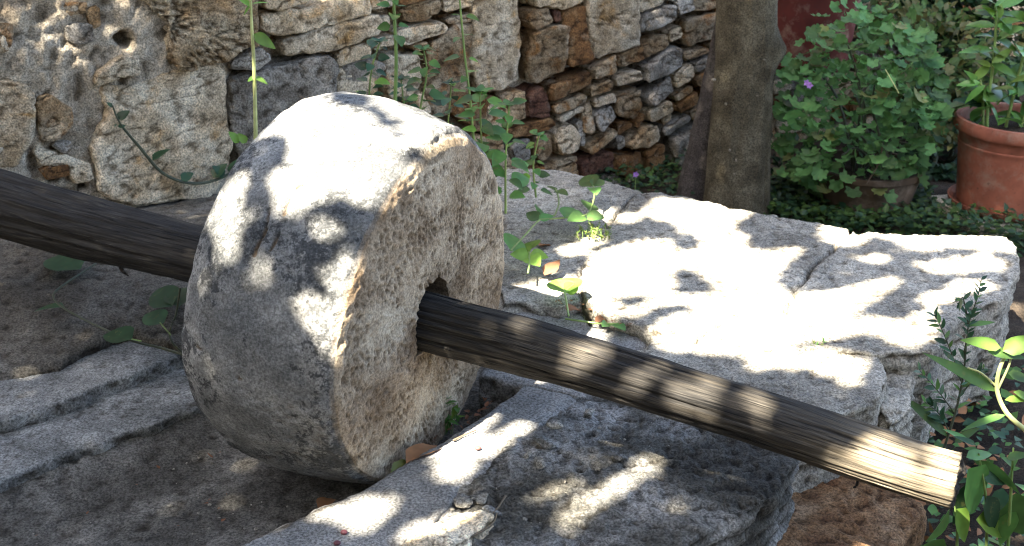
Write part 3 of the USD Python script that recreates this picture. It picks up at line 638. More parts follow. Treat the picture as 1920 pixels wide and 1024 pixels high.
def mortar_front():
    us, vs = np.r_[np.arange(U_LEFT, .75, .010), np.arange(.75, U_RIGHT, .03)], np.arange(-.4, 1.75, .011)
    U, V = np.meshgrid(us, vs, indexing='ij')
    edge = wall_uv(np.array([430., 440.]), np.array([0., 350.]))
    ue = edge[0, 0] + (edge[1, 0] - edge[0, 0]) * np.clip((edge[0, 1] - V) / (edge[0, 1] - edge[1, 1]), -1, 2)
    p = np.stack([U, V, 0 * U], -1)
    left = smst(.08, -.08, U - ue + .14 * (fbm(p * 4, 3, 3) - .5))
    rough = .024 * 2 * (fbm(p * 3.2, 4, 7) - .5) + .020 * 2 * (fbm(p * 12, 4, 8) - .5)
    rough -= .014 * smst(.62, .74, fbm(p * 9, 3, 19))
    rough += .012 * 2 * (fbm(p * 34, 4, 28) - .5) - .010 * smst(.1, .0, np.abs(fbm(p * 5, 4, 29) - .5))
    Wd = left * (.012 + rough) + (1 - left) * (-.095 + .5 * rough)
    for cx, cy, r, dp in (((232, 75, .035, .09)), (270, 160, .02, .03), (3, 165, .03, .06), (100, 330, .03, .05), (155, 350, .022, .04)):
        c = wall_uv(np.array(float(cx)), np.array(float(cy)))
        dd = np.hypot(U - c[0], V - c[1]) * (1 + .9 * (fbm(p * 18, 3, 23) - .5))
        Wd -= dp * smst(r, r * .5, dd)
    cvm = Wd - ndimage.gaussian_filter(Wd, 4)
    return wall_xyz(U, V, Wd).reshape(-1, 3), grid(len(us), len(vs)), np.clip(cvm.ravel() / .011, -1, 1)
fv, ff, fcav = mortar_front()
nb = unit(np.cross(fv[ff[0, 1]] - fv[ff[0, 0]], fv[ff[0, 2]] - fv[ff[0, 0]]))
if nb @ WN < 0: ff = ff[:, ::-1]
core = trimesh.creation.box((U_RIGHT - U_LEFT, .34, 2.15)).vertices
cb = trimesh.creation.box((1, 1, 1))
cv = wall_xyz((cb.vertices[:, 0] + .5) * (U_RIGHT - U_LEFT) + U_LEFT, (cb.vertices[:, 2] + .5) * 2.14 - .4, cb.vertices[:, 1] * .36 - .18 - .125)
part('mortar', join([(fv, ff), (cv, cb.faces)]), 'mortar', wall, attr={'cav': cav3(np.r_[fcav, np.zeros(len(cv))])})
def wall_stone(poly_uv, tone, proud, seed, label=None, grow=0):
    P = Polygon(poly_uv).buffer(0)
    if P.geom_type != 'Polygon' or P.area < 2e-4: return
    size = math.sqrt(P.area)
    r = min(.012, size * .12)
    P = P.buffer(-r).buffer(r * .9)
    if P.geom_type != 'Polygon' or P.is_empty: return
    step = min(.016, max(.007, size / 13))
    ring = P.exterior; n = max(10, int(ring.length / .02))
    s = np.array([ring.interpolate(k / n, normalized=True).coords[0] for k in range(n)])
    s += .016 * min(1, size / .2) * 2 * np.stack([fbm(np.c_[s, 0 * s[:, 0]] * 9, 3, seed) - .5, fbm(np.c_[s, 0 * s[:, 0] + 5] * 9, 3, seed) - .5], 1)
    P = Polygon(s).buffer(step * .45)
    if P.geom_type != 'Polygon': P = max(P.geoms, key=lambda g: g.area)
    dep = .10 + proud
    man = m3.Manifold.extrude(m3.CrossSection([np.array(P.exterior.coords)[:-1].tolist()], m3.FillRule.NonZero), dep).refine_to_length(step)
    v, f = mesh_of(man); v[:, 2] -= .10
    v = laplace(v, f, 4 if size > .08 else 3)
    nn = vnormals(v, f)
    amp = min(.012, size * .07)
    d = amp * 2 * (fbm(v * 9 + seed, 4, seed) - .5) + amp * .5 * (fbm(v * 34, 3, seed + 1) - .5) * 2
    if tone == 'porous':
        d -= .022 * smst(.75, .2, worley(v, .020, seed)) * smst(.35, .55, fbm(v * 10, 2, seed))
    rid = np.abs(fbm(v * np.array([7, 16, 10]) + seed, 4, seed + 5) - .5) * 2
    kz = 1.0 if size < .17 else .5
    d += kz * (amp * .9 * (.25 - rid) * -1 * .8 - amp * .6 * smst(.12, .0, rid))
    v = v + nn * d[:, None]
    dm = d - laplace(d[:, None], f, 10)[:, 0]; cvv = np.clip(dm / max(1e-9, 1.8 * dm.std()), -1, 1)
    # the front face leans a little its own way
    rng = np.random.default_rng(seed); c = v.mean(0); k = rng.normal(0, .09, 2)
    v[:, 2] += np.where(v[:, 2] > 0, (v[:, :2] - c[:2]) @ k, 0)
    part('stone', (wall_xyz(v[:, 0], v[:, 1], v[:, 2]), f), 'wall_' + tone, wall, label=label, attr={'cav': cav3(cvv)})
polys = []
for k, (tone, proud, poly) in enumerate(STONES):
    a = np.array(poly, float); uv = wall_uv(a[:, 0], a[:, 1]); polys.append(Polygon(uv).buffer(0))
    lab = {'porous': 'brown boulder riddled with small holes', 'dark': 'dark red brown stone'}.get(tone)
    wall_stone(uv, tone, proud, 100 + k, lab)
# courses above the picture, at its right edge, and low behind the plants: laid wherever no traced stone is
allp = union_all([p.buffer(.012) for p in polys])
ul = wall_uv(np.array([470.]), np.array([100.]))[0, 0]
rng = np.random.default_rng(77)
v0, made = -.32, 0
while v0 < 1.68:
    h = rng.uniform(.07, .14); u = ul + rng.uniform(0, .1)
    if v0 < .9: u = max(u, ul)
    while u < U_RIGHT - .3:
        w = rng.uniform(.10, .30)
        P = Polygon([(u + .004, v0 + .004 + rng.uniform(0, .015)), (u + w - .004, v0 + .004 + rng.uniform(0, .015)), (u + w - .004 - rng.uniform(0, .02), v0 + h - .004), (u + .004, v0 + h - .004 - rng.uniform(0, .015))])
        Q = P.difference(allp)
        if Q.geom_type != 'Polygon' and not Q.is_empty: Q = max(Q.geoms, key=lambda g: g.area)
        if not Q.is_empty and Q.area > .0035 and Q.area > .35 * P.area and made < 205:
            Q = Q.buffer(-.006).buffer(.006).simplify(.004)
            if Q.geom_type == 'Polygon' and not Q.is_empty and Q.area > .003:
                wall_stone(np.array(Q.exterior.coords)[:-1], rng.choice(['pale', 'tan', 'tan', 'grey', 'rust']), rng.uniform(.045, .075), 400 + made); made += 1
        u += w
    v0 += h

# ------------------------------------------------------------------ the house that closes the yard behind the camera
hw = thing('house_wall', 'high plastered house wall closing the yard behind the viewer', 'wall', (0, -3.6, GZ))
def slabbox(x0, x1, y0, y1, z0, z1):
    b = trimesh.creation.box((x1 - x0, y1 - y0, z1 - z0)); b.apply_translation(((x0 + x1) / 2, (y0 + y1) / 2, (z0 + z1) / 2)); return b
part('wall', slabbox(-6, 6.5, -3.9, -3.6, GZ - .2, 4.3), 'mortar', hw, smooth=False)
part('side_wall', slabbox(-6, -5.7, -3.597, 3.2, GZ - .2, 3.6), 'mortar', hw, smooth=False)
part('coping', slabbox(-6.1, 6.6, -4.0, -3.5, 4.303, 4.4), 'wall_tan', hw, smooth=False)
part('door', slabbox(2.0, 3.0, -3.597, -3.54, GZ, 1.9), 'bark_dark', hw, smooth=False)
# ------------------------------------------------------------------ tree trunk at the right, with its second stem
def trunk_mesh(pts, rad, seed, sides=80, knots=()):
    p = np.asarray(pts, float); s = np.r_[0, np.cumsum(np.linalg.norm(np.diff(p, axis=0), axis=1))]
    from scipy.interpolate import PchipInterpolator
    t = np.linspace(0, s[-1], max(12, int(s[-1] / .012))); c = PchipInterpolator(s, p)(t); r = PchipInterpolator(s, rad)(t)
    g = np.arange(sides) * 2 * np.pi / sides
    d = np.stack([np.cos(g), np.sin(g), 0 * g], 1)
    pp = c[:, None] + r[:, None, None] * d[None]
    cyl = np.stack(np.broadcast_arrays(np.cos(g)[None], np.sin(g)[None], t[:, None] * .6), -1)
    rr = r[:, None] * (1 + .10 * 2 * (fbm(cyl * 2, 3, seed) - .5)) + .009 * 2 * (fbm(np.stack(np.broadcast_arrays(np.cos(g)[None] * 5, np.sin(g)[None] * 5, t[:, None] * 1.6), -1), 4, seed + 1) - .5) + .004 * 2 * (fbm(np.stack(np.broadcast_arrays(np.cos(g)[None] * 3, np.sin(g)[None] * 3, t[:, None] * 22), -1), 3, seed + 6) - .5)
    v = c[:, None] + rr[..., None] * d[None]
    v = v.reshape(-1, 3)
    for kp, kr, kh in knots:
        w = np.exp(-((v - kp) ** 2).sum(1) / kr**2); v = v + (unit(v - np.repeat(c, sides, 0)) * (w * kh)[:, None])
    n = len(t); i, j = np.meshgrid(np.arange(n - 1), np.arange(sides), indexing='ij')
    q = np.stack([i * sides + j, i * sides + (j + 1) % sides, (i + 1) * sides + (j + 1) % sides, (i + 1) * sides + j], -1).reshape(-1, 4)
    return v, np.vstack([q[:, [0, 1, 2]], q[:, [0, 2, 3]]])
TY = float(at(1380, 398, GZ)[1])
tb = np.array([aty(x, y, TY) for x, y in ((1378, 425), (1380, 380), (1388, 250), (1397, 120), (1400, 40), (1400, -60), (1405, -300), (1420, -800))])
kn = aty(1462, 92, TY)
tree = thing('tree', 'grey brown trunk of a tree between the stone wall and the potted geranium', 'tree', tb[0])
part('trunk', trunk_mesh(tb, [.165, .148, .138, .130, .132, .128, .125, .12], 61, knots=[(kn, .07, .055)]), 'bark', tree)
s2 = np.array([aty(x, y, TY + .12) for x, y in ((1300, 425), (1306, 370), (1325, 260), (1345, 150), (1362, 60), (1372, -20), (1385, -400))])
part('stem', trunk_mesh(s2, [.115, .10, .075, .06, .055, .05, .05], 62), 'bark_dark', tree, label='darker leaning second stem at the foot of the trunk')
rng = np.random.default_rng(12)
for k in range(9):
    q0 = aty(*((1433, 112), (1377, 326), (1368, 282), (1380, 301), (1425, 252), (1361, 195), (1405, 214), (1338, 150), (1420, 180))[k], TY - .135)
    b = trimesh.creation.icosphere(2, .004 + .003 * rng.random()); b.vertices *= (rng.uniform(.8, 1.6), .8, rng.uniform(.6, 1.2)); b.apply_translation(q0)
    part('bark_nub', b, 'nub', tree)
tr = tb[-1]
for k, (dx, dy, dz) in enumerate(((-1.2, .6, 1.2), (1.3, .3, 1.3), (.2, 1.3, 1.6), (.3, -.8, 1.5))):
    part('branch', tube([tr - [0, 0, .2], tr + np.array([dx, dy, dz]) * .5 + [0, 0, .1], tr + np.array([dx, dy, dz])], [.08, .05, .02], 10), 'bark', tree)

# ------------------------------------------------------------------ leaves
def leaf(base, axis, normal, L, Wd, shape='ovate', curl=.15, fold=.25, n=6, rng=None):
    a = unit(axis); nn = unit(normal - (np.asarray(normal) @ a) * a); b = np.cross(nn, a)
    t = np.linspace(0, 1, n + 1)
    if shape == 'lance': w = np.sin(np.pi * t**.8) ** .9
    elif shape == 'ovate': w = np.sin(np.pi * t**.62) ** .8
    else: w = np.sin(np.pi * t**.9) ** .6
    w[0] = .04; w[-1] = 0
    c = base + a * (t * L)[:, None] - nn * (curl * L * t**2)[:, None]
    h = (w * Wd / 2)
    e = c[:, None] + np.array([-1, 0, 1.])[None, :, None] * h[:, None, None] * b + np.array([1, 0, 1.])[None, :, None] * (fold * h)[:, None, None] * nn
    return e.reshape(-1, 3), grid(n + 1, 3)
def lobed(base, axis, normal, R, rng, lobes=5):
    a = unit(axis); nn = unit(normal - (np.asarray(normal) @ a) * a); b = np.cross(nn, a)
    k = lobes * 5; g = np.linspace(-2.7, 2.7, k + 1)
    r = R * (.90 + .10 * np.sign(np.cos(g * lobes * 2 * np.pi / 5.4)) * np.abs(np.cos(g * lobes * 2 * np.pi / 5.4)) ** .6) * (1 + .06 * rng.normal(size=k + 1))
    mid = base + a * R * .55
    wav = .10 * R * np.cos(g * lobes * 2 * np.pi / 5.4)
    o = mid + (np.cos(g) * r)[:, None] * a + (np.sin(g) * r)[:, None] * b + nn * (wav + .16 * R)[:, None]
    i2 = mid + (np.cos(g) * r * .5)[:, None] * a + (np.sin(g) * r * .5)[:, None] * b + nn * (.04 * R)
    v = np.vstack([base[None], i2, o]); m = k + 1
    f = [(0, 1 + i, 2 + i) for i in range(k)]
    for i in range(k): f += [(1 + i, 1 + m + i, 2 + m + i), (1 + i, 2 + m + i, 2 + i)]
    return v, np.array(f)
def rdir(rng, up=.6, cam=.5):
    return unit(rng.normal(0, .45, 3) + np.array([0, -cam, up]))
def leaf_px(parent, pl, b, t, width, mat, rng, shape='ovate', curl=.12, up=.8, name='leaf', dt=(0, 0, 0)):
    """a leaf whose stalk end and tip lie at the given places, pl(px, py) giving the point"""
    B, Tp = pl(*b), pl(*t) + np.array(dt)
    L = np.linalg.norm(Tp - B)
    part(name, leaf(B, Tp - B, np.array([0, -.45, up]) + rng.normal(0, .25, 3), L * 1.02, L * width, shape, curl), mat, parent)
def plant(name, label, base, cat='plant', group=None):
    return thing(name, label, cat, base, group)

rng = np.random.default_rng(5)
# tall thin shoot behind the wheel
Y = 3.45; pl = lambda x, y: aty(x, y, Y)
p = plant('tall_shoot', 'slender bright green shoot rising behind the left shoulder of the millstone', np.r_[pl(482, 420)[:2], .09])
part('stem', tube([np.r_[pl(483, 420)[:2], .09], pl(481, 300), pl(479, 230), pl(476, 120), pl(471, 30), pl(469, -50)], [.0075, .007, .006, .0055, .004, .003], 8), 'stem_pale', p)
for b, t, w in (((476, 64), (517, 90), .5), ((477, 146), (503, 156), .7), ((476, 146), (463, 152), .8), ((471, 12), (443, -8), .4), ((472, 8), (503, 2), .4), ((470, 10), (455, 28), .4), ((471, 0), (485, -25), .4), ((470, -6), (452, -40), .45)):
    leaf_px(p, pl, b, t, w, 'leaf_bright', rng)
for b, t in (((448, 268), (430, 246)), ((462, 268), (447, 250))):
    leaf_px(p, pl, b, t, .7, 'leaf_bright', rng)
# dark runner on the wall
def onwall(x, y, w=.09):
    u = wall_uv(np.array(float(x)), np.array(float(y))); return wall_xyz(u[0], u[1], np.array(w))
p = plant('creeping_vine', 'thin dark runner curving across the pale block of the wall', onwall(425, 312))
part('stem', tube([onwall(*q) for q in ((197, 188), (212, 222), (250, 268), (290, 313), (340, 332), (390, 326), (440, 300))], [.003, .004, .006, .006, .006, .006, .006], 8), 'stem_dark', p)
for b, t in (((197, 190), (187, 182)), ((208, 214), (228, 196)), ((208, 228), (222, 224)), ((206, 222), (200, 228)), ((272, 290), (302, 266)), ((325, 326), (347, 312)), ((384, 322), (408, 294)), ((415, 316), (432, 284)), ((405, 320), (385, 300))):
    leaf_px(p, onwall, b, t, .75, 'leaf_dark', rng)
# leafy plants behind the wheel, in front of the wall
def stalk(label, pts, Y, seed, n, L=.072, mat='leaf_green', stem='stem_green', skip=.15, w=.7, r=.004, tipn=4, lower=0.0):
    rng = np.random.default_rng(seed); pl = lambda x, y: aty(x, y, Y)
    P = np.array([pl(*q) for q in pts])
    p = plant('leafy_plant', label, P[0], group=None)
    part('stem', tube(P, np.linspace(r, r * .6, len(P)), 7), stem, p)
    s = np.linspace(0, len(P) - 1, 400); line = np.stack([np.interp(s, np.arange(len(P)), P[:, k]) for k in range(3)], 1)
    ang = rng.uniform(0, 6.28)
    for k in range(n):
        t = skip + (1 - skip) * (k / max(1, n - 1)) ** (1 + lower)
        b = line[int(t * 399)]
        ang += 1.57 + rng.normal(0, .3)
        for side in (0, np.pi):
            ax = np.array([np.cos(ang + side), np.sin(ang + side) * .8, rng.uniform(-.25, .45)])
            ll = L * rng.uniform(.6, 1.15) * (1 - .45 * t)
            pet = unit(ax + [0, 0, .4]) * ll * .35
            part('leaf', leaf(b + pet, ax + [0, 0, -.15], np.array([0, -.25, 1]) + rng.normal(0, .3, 3), ll, ll * w, 'ovate', .15), mat if rng.random() > .12 else 'leaf_bright', p)
    for k in range(tipn):
        ang += 1.6; ax = np.array([np.cos(ang), np.sin(ang), .5])
        part('leaf', leaf(line[-1], ax, [0, -.2, 1], L * .5, L * .3, 'ovate', .1), mat, p)
    return p
stalk('tall pale stemmed plant rising just behind the top of the millstone', [(742, 330), (741, 200), (743, 110), (739, 20), (737, -60)], 3.7, 1, 9, r=.007, skip=.62)
stalk('thin plant leaning against the wall right of the tall pale stem', [(905, 400), (888, 260), (882, 190), (871, 100), (861, -10)], 3.75, 2, 8, r=.005, skip=.35)
stalk('short bushy plant left of the tall pale stem above the millstone', [(690, 300), (692, 190), (697, 130), (712, 80)], 3.8, 3, 11, skip=.3, mat='leaf_dark')
stalk('leafy stem close right of the tall pale stem', [(780, 300), (788, 205), (800, 140), (795, 95)], 3.7, 4, 10, skip=.3)
stalk('low leafy plant in the shade between two tall stems', [(830, 320), (840, 230), (846, 160)], 3.85, 5, 10, skip=.2, mat='leaf_dark')
stalk('leafy plant with a round tuft above the upper right edge of the millstone', [(908, 360), (902, 250), (900, 175)], 3.6, 6, 9, skip=.2, L=.10)
stalk('broad leaved plant beside the chipped shoulder of the millstone', [(948, 400), (948, 300), (954, 200)], 3.55, 7, 11, skip=.15, L=.085)
stalk('leafy shoot at the foot of the rusty stones right of the millstone', [(1005, 370), (1000, 310), (1010, 255)], 3.9, 8, 9, skip=.1, L=.06)
stalk('dark leafy shoot near the wall just behind the millstone crown', [(760, 300), (757, 200), (752, 150)], 3.9, 9, 10, skip=.2, mat='leaf_dark')
# vine under the beam at the left
pl = lambda x, y, z=.17: at(x, y, z)
p = plant('trailing_vine', 'green trailing vine on the ground under the left end of the beam', np.r_[at(346, 662, .1)[:2], .1])
part('stem', tube([at(352, 668, .10), at(300, 652, .12), at(250, 640, .14), at(190, 615, .16), at(120, 578, .18), at(100, 555, .19), at(118, 535, .2), at(180, 494, .22)], [.0035, .004, .0032, .0036, .0028, .003, .0032, .003], 8), 'stem_dark', p)
part('stem', tube([at(346, 664, .10), at(325, 645, .14), at(318, 622, .17), at(330, 590, .22), at(338, 540, .30)], .0032, 8), 'stem_dark', p)
for b, t, w in (((121, 576), (63, 578), .72), ((247, 636), (192, 622), .75), ((150, 505), (82, 476), .6), ((307, 606), (268, 584), .65), ((322, 575), (288, 532), .5), ((335, 575), (342, 528), .5)):
    leaf_px(p, pl, b, t, w, 'leaf_dark', rng, up=.7)
for b, t in (((300, 605), (320, 628)), ((247, 636), (265, 640))):
    part('stalk', tube([pl(*b), pl(*t)], .002, 5, smooth=0), 'stem_green', p)
# plants in the crack of the slabs
def crack_plant(label, stems, leaves, z, mat='leaf_green', w=.7, thick=.003):
    pl = lambda x, y: at(x, y, z)
    p = plant('crack_plant', label, np.r_[at(*stems[0][0], .14)[:2], .14])
    for s in stems:
        part('stem', tube([pl(*q) for q in s], thick, 6), 'stem_green', p)
    for b, t in leaves:
        leaf_px(p, pl, b, t, w, mat, rng, dt=(0, 0, .01))
crack_plant('bright green seedling with four leaves beside the right edge of the millstone', [[(990, 512), (993, 490), (992, 470)]], [((992, 478), (958, 482)), ((992, 478), (1026, 486)), ((992, 470), (1004, 450)), ((993, 474), (978, 462)), ((992, 482), (1010, 500))], .2, 'leaf_bright')
crack_plant('small pale green seedling with curled leaf on the sunny slab', [[(1066, 592), (1062, 565), (1058, 545)]], [((1058, 548), (1038, 526)), ((1058, 546), (1086, 540)), ((1060, 550), (1058, 520))], .2, 'leaf_bright', .9)
crack_plant('arching leafy weed with dark round leaves on the pale grey slab', [[(958, 470), (985, 440), (1012, 412), (1040, 404)], [(1040, 404), (1048, 380), (1042, 355), (1032, 350)], [(1012, 412), (1060, 408), (1100, 402), (1114, 370), (1112, 345)]],
            [((1012, 412), (985, 402)), ((1010, 412), (1038, 408)), ((1012, 408), (1012, 388)), ((1042, 358), (1024, 350)), ((1042, 358), (1064, 368)), ((1100, 404), (1132, 412)), ((1096, 404), (1066, 416)), ((1106, 396), (1100, 376)), ((1112, 350), (1092, 330)), ((1112, 350), (1132, 338)), ((1112, 352), (1118, 366)), ((1060, 410), (1078, 390)), ((958, 470), (968, 440))], .22, 'leaf_green', .62)
crack_plant('tiny sprig trailing at the end of the crack beside the beam', [[(1060, 598), (1120, 606), (1160, 608), (1200, 612)]], [((1170, 608), (1160, 590)), ((1150, 608), (1172, 622)), ((1172, 606), (1190, 586)), ((1140, 606), (1130, 616))], .13, 'leaf_green', .7)
# tiny weed tufts
def tuft(label, px, py, z, spread, n, seed, mats, L=.014, h=.03):
    r = np.random.default_rng(seed); c = at(px, py, z)
    p = plant('weed_tuft', label, c)
    groups = {m: [] for m in mats}; stems = []
    for k in range(n):
        g = r.uniform(0, 6.28); d = np.sqrt(r.random()) * spread
        b = c + [np.cos(g) * d, np.sin(g) * d * .8, 0]; top = b + [r.normal(0, .01), r.normal(0, .01), r.uniform(.2, 1) * h]
        stems.append(tube([b, top], .0009, 4, smooth=0))
        for q in range(4):
            groups[mats[r.integers(len(mats))]].append(leaf(b + (top - b) * r.uniform(.3, 1), r.normal(0, 1, 3) + [0, 0, .3], [0, 0, 1], L * r.uniform(.6, 1.3), L * .5, n=3))
    part('stem', join(stems), 'stem_green', p, kind='stuff')
    for m in mats:
        if groups[m]: part('leaf', join(groups[m]), m, p, kind='stuff')
tuft('small yellowish weed growing from the crack between the pale slabs', 1112, 445, .15, .06, 40, 1, ['leaf_yellow', 'leaf_bright'], h=.05)
tuft('tiny weed tuft at the foot of the big sunlit slab, right one', 1535, 662, .12, .055, 22, 2, ['leaf_green', 'leaf_yellow'], h=.04)
tuft('tiny weed tuft at the foot of the big sunlit slab, left one', 1440, 664, .115, .03, 14, 3, ['leaf_green'], h=.015)
tuft('small sprout between the millstone foot and the kerb slab', 833, 812, .02, .03, 10, 4, ['leaf_green', 'leaf_bright'], L=.035, h=.13)
# dry leaves
def dry(label, b, t, z, w=.6, tone='leaf_dry', group=None, curl=.3):
    pl = lambda x, y: at(x, y, z); B, Tp = pl(*b), pl(*t); L = np.linalg.norm(Tp - B); r = np.random.default_rng(int(b[0]))
    v, f = leaf(B, Tp - B, np.array([.1, -.2, 1]) + r.normal(0, .2, 3), L, L * w, 'ovate', curl, fold=.5, n=8)
    v = v + .006 * (fbm(v * 60, 2, int(b[0]))[:, None] - .5) * 2
    part('dry_leaf', (v, f), tone, label=label, cat='dry leaf', group=group)
dry('large crumpled red brown leaf wedged between millstone foot and kerb slab', (765, 866), (854, 812), .10, .4)
dry('small tan leaf at the front of the gap under the millstone', (735, 888), (790, 862), .08, .5, 'leaf_yellow')
dry('brown curled leaf in the dark under the front of the millstone', (600, 952), (628, 925), .02, .6)
dry('curled brown and yellow leaf beside the bright seedling', (1022, 515), (1046, 500), .17, .6, curl=-.3)
dry('brown leaf lying below the pale seedling', (1062, 582), (1092, 574), .155, .7)
dry('brown leaf lying left of the end of the crack', (1115, 604), (1150, 598), .13, .6)
dry('dark brown leaf at the end of the trailing sprig', (1165, 612), (1206, 606), .13, .5)
dry('reddish leaf by the stalks of the arching weed', (1010, 462), (1034, 454), .15, .7)
# twigs, chips and berries on the foreground slab
def twig(label, pts, z, r=.003):
    P = [at(x, y, z) for x, y in pts]
    part('twig', tube(P, np.linspace(r, r * .5, len(P)), 6), 'twig', label=label, cat='twig')
twig('thin twig beside the stone chips near the bottom edge', [(948, 930), (935, 950), (925, 962)], .118)
twig('crooked twig lying along the bottom edge of the foreground slab', [(850, 1018), (900, 998), (925, 980), (932, 962)], .118)
twig('short dark stick on the kerb slab beside the dry leaf', [(850, 826), (870, 816), (894, 806)], .112)
def chip(px, py, size, seed, label, z=.108, mat='slab', flat=.4, name='stone_chip'):
    r = np.random.default_rng(seed); b = trimesh.creation.icosphere(3, 1.0)
    pts = b.vertices * (1 + .5 * (fbm(b.vertices * 1.6 + seed, 3, seed) - .5))[:, None]
    for _ in range(5):
        n = unit(r.normal(0, 1, 3)); d = pts @ n; pts = pts - np.maximum(d - .62, 0)[:, None] * n
    g = r.uniform(0, 3.14); R = np.array([[np.cos(g), -np.sin(g), 0], [np.sin(g), np.cos(g), 0], [0, 0, 1]])
    v = (pts * np.array([1.25, .8, flat]) * size) @ R.T + at(px, py, z) + [0, 0, size * flat * .6]
    part(name, (v, b.faces), mat, smooth=35, label=label, cat='stone chip')
for k, (x, y, s, lb) in enumerate(((868, 946, .022, 'flat grey chip at the left of the chip pile near the bottom edge'), (905, 938, .018, 'pale chip at the top of the chip pile near the bottom edge'), (922, 962, .020, 'angular blue grey chip at the right of the chip pile'), (890, 964, .014, 'small chip in the middle of the chip pile'),
                                   (1012, 872, .020, 'grey chip lying between kerb slab and sun patches'), (990, 856, .013, 'small chip beside the grey chip near the kerb slab edge'), (1020, 833, .028, 'low flat pale flake near the shaded middle of the slab'), (1160, 860, .016, 'small pale chip among the sun patches'), (1040, 800, .02, 'dark flake under the beam shadow'), (1105, 775, .018, 'pale flake close under the beam'))):
    chip(x, y, s, k + 3, lb, mat=('slab', 'slab', 'ridge_stone', 'slab_dark')[k % 4])
slab([(728, 1040), (790, 985), (860, 962), (905, 956), (925, 966), (890, 992), (868, 1012), (820, 1040)], .125, .04, 61, 'wall_pale', 'broken pale yellowish stone flake at the bottom edge of the foreground slab', amp=.012, scale=16, strata=.01, step=.006, soft=3, edge=.012)
for k, (x, y, lb) in enumerate(((645, 998, 'dark red berry on the kerb slab at the bottom edge, upper one'), (632, 1018, 'dark red berry on the kerb slab at the bottom edge, lower one'), (896, 840, 'small brown berry in the sun patch on the kerb slab'))):
    b = trimesh.creation.icosphere(2, .0065); b.vertices *= (1.2, 1, .8); b.apply_translation(at(x, y, .112)); part('berry', b, 'berry', label=lb, cat='berry')

def litter(name, label, poly, z, n, seed, mat, lo_, hi_, leafy=False, cat='litter'):
    r = np.random.default_rng(seed); P = Polygon(px_poly(poly, z)); x0, y0, x1, y1 = P.bounds; ms = []
    while len(ms) < n:
        xy = r.uniform((x0, y0), (x1, y1))
        if not contains_xy(P, *xy): continue
        sz = lo_ * (hi_ / lo_) ** (r.random() ** 2)
        if leafy:
            ms.append(leaf(np.r_[xy, z + .006], np.r_[r.normal(0, 1, 2), .1], [r.normal(0, .2), r.normal(0, .2), 1], sz, sz * r.uniform(.3, .6), n=4, curl=r.uniform(-.3, .4)))
        else:
            b = trimesh.creation.icosphere(1, 1.0); w = b.vertices * (1 + .5 * (r.random(len(b.vertices)) - .5))[:, None] * sz * r.uniform(.5, 1.2, 3) * [1, 1, .6]
            ms.append((w + np.r_[xy, z + sz * .2], b.faces))
    part(name, join(ms), mat, smooth=False, kind='stuff', label=label, cat=cat)
floor_px = [(-20, 900), (60, 860), (300, 770), (380, 760), (420, 840), (620, 930), (560, 980), (430, 1030), (-20, 1060)]
litter('grit', 'fine pale grit scattered on the dark track floor', floor_px, -.045, 90, 1, 'slab', .0015, .007, cat='grit')
litter('grit', 'pale crumbs of stone on the brown plaster under the beam', [(0, 480), (340, 520), (330, 620), (190, 610), (0, 650)], .088, 70, 2, 'slab', .0015, .006, cat='grit')
litter('leaf_litter', 'bits of dry leaf lying on the track floor at the left', floor_px, -.045, 26, 3, 'leaf_dry', .008, .025, True)
litter('leaf_litter', 'dry leaf bits gathered between millstone foot and kerb slab', [(700, 900), (860, 808), (930, 760), (915, 740), (840, 800), (690, 890)], .03, 40, 4, 'leaf_dry', .01, .03, True)
litter('grit', 'loose stone crumbs on the rough foreground slab', [(760, 1010), (960, 840), (1100, 760), (1200, 780), (1300, 840), (1200, 930), (1000, 1010)], .102, 110, 5, 'slab', .0015, .009, cat='grit')
litter('leaf_litter', 'bits of dry leaf in the crack behind the beam', [(1000, 560), (1220, 630), (1200, 615), (1090, 570)], .14, 16, 6, 'leaf_dry', .01, .025, True)
# ------------------------------------------------------------------ ground cover, bushes
def carpet(name, label, regions, n, seed, mats, size, lift=.10, z=GZ):
    r = np.random.default_rng(seed); out = {m: [] for m in mats}
    for poly, share in regions:
        P = Polygon(px_poly(poly, z)); x0, y0, x1, y1 = P.bounds; k = 0
        while k < n * share:
            xy = r.uniform((x0, y0), (x1, y1))
            if not contains_xy(P, *xy): continue
            k += 1
            b = np.r_[xy, z + r.uniform(.0, lift) * (.4 + fbm(np.r_[xy * 3, 0][None], 2, seed)[0])]
            L = size * r.uniform(.5, 1.3)
            out[mats[r.integers(len(mats))]].append(leaf(b, np.r_[r.normal(0, 1, 2), r.uniform(-.1, .7)], [r.normal(0, .3), -.3, 1], L, L * .65, n=3))
    for m in mats:
        part(name, join(out[m]), m, kind='stuff', label=label, cat='ground cover')
carpet('ground_cover', 'low green ground cover along the foot of the wall and pots', [([(960, 330), (1000, 270), (1300, 255), (1340, 330), (1320, 400), (1200, 380), (1100, 350)], .35), ([(1430, 380), (1500, 350), (1740, 365), (1752, 418), (1960, 446), (1990, 480), (1880, 490), (1600, 450), (1430, 420)], .65)], 4600, 9, ['leaf_green', 'leaf_dark'], .035, .12)
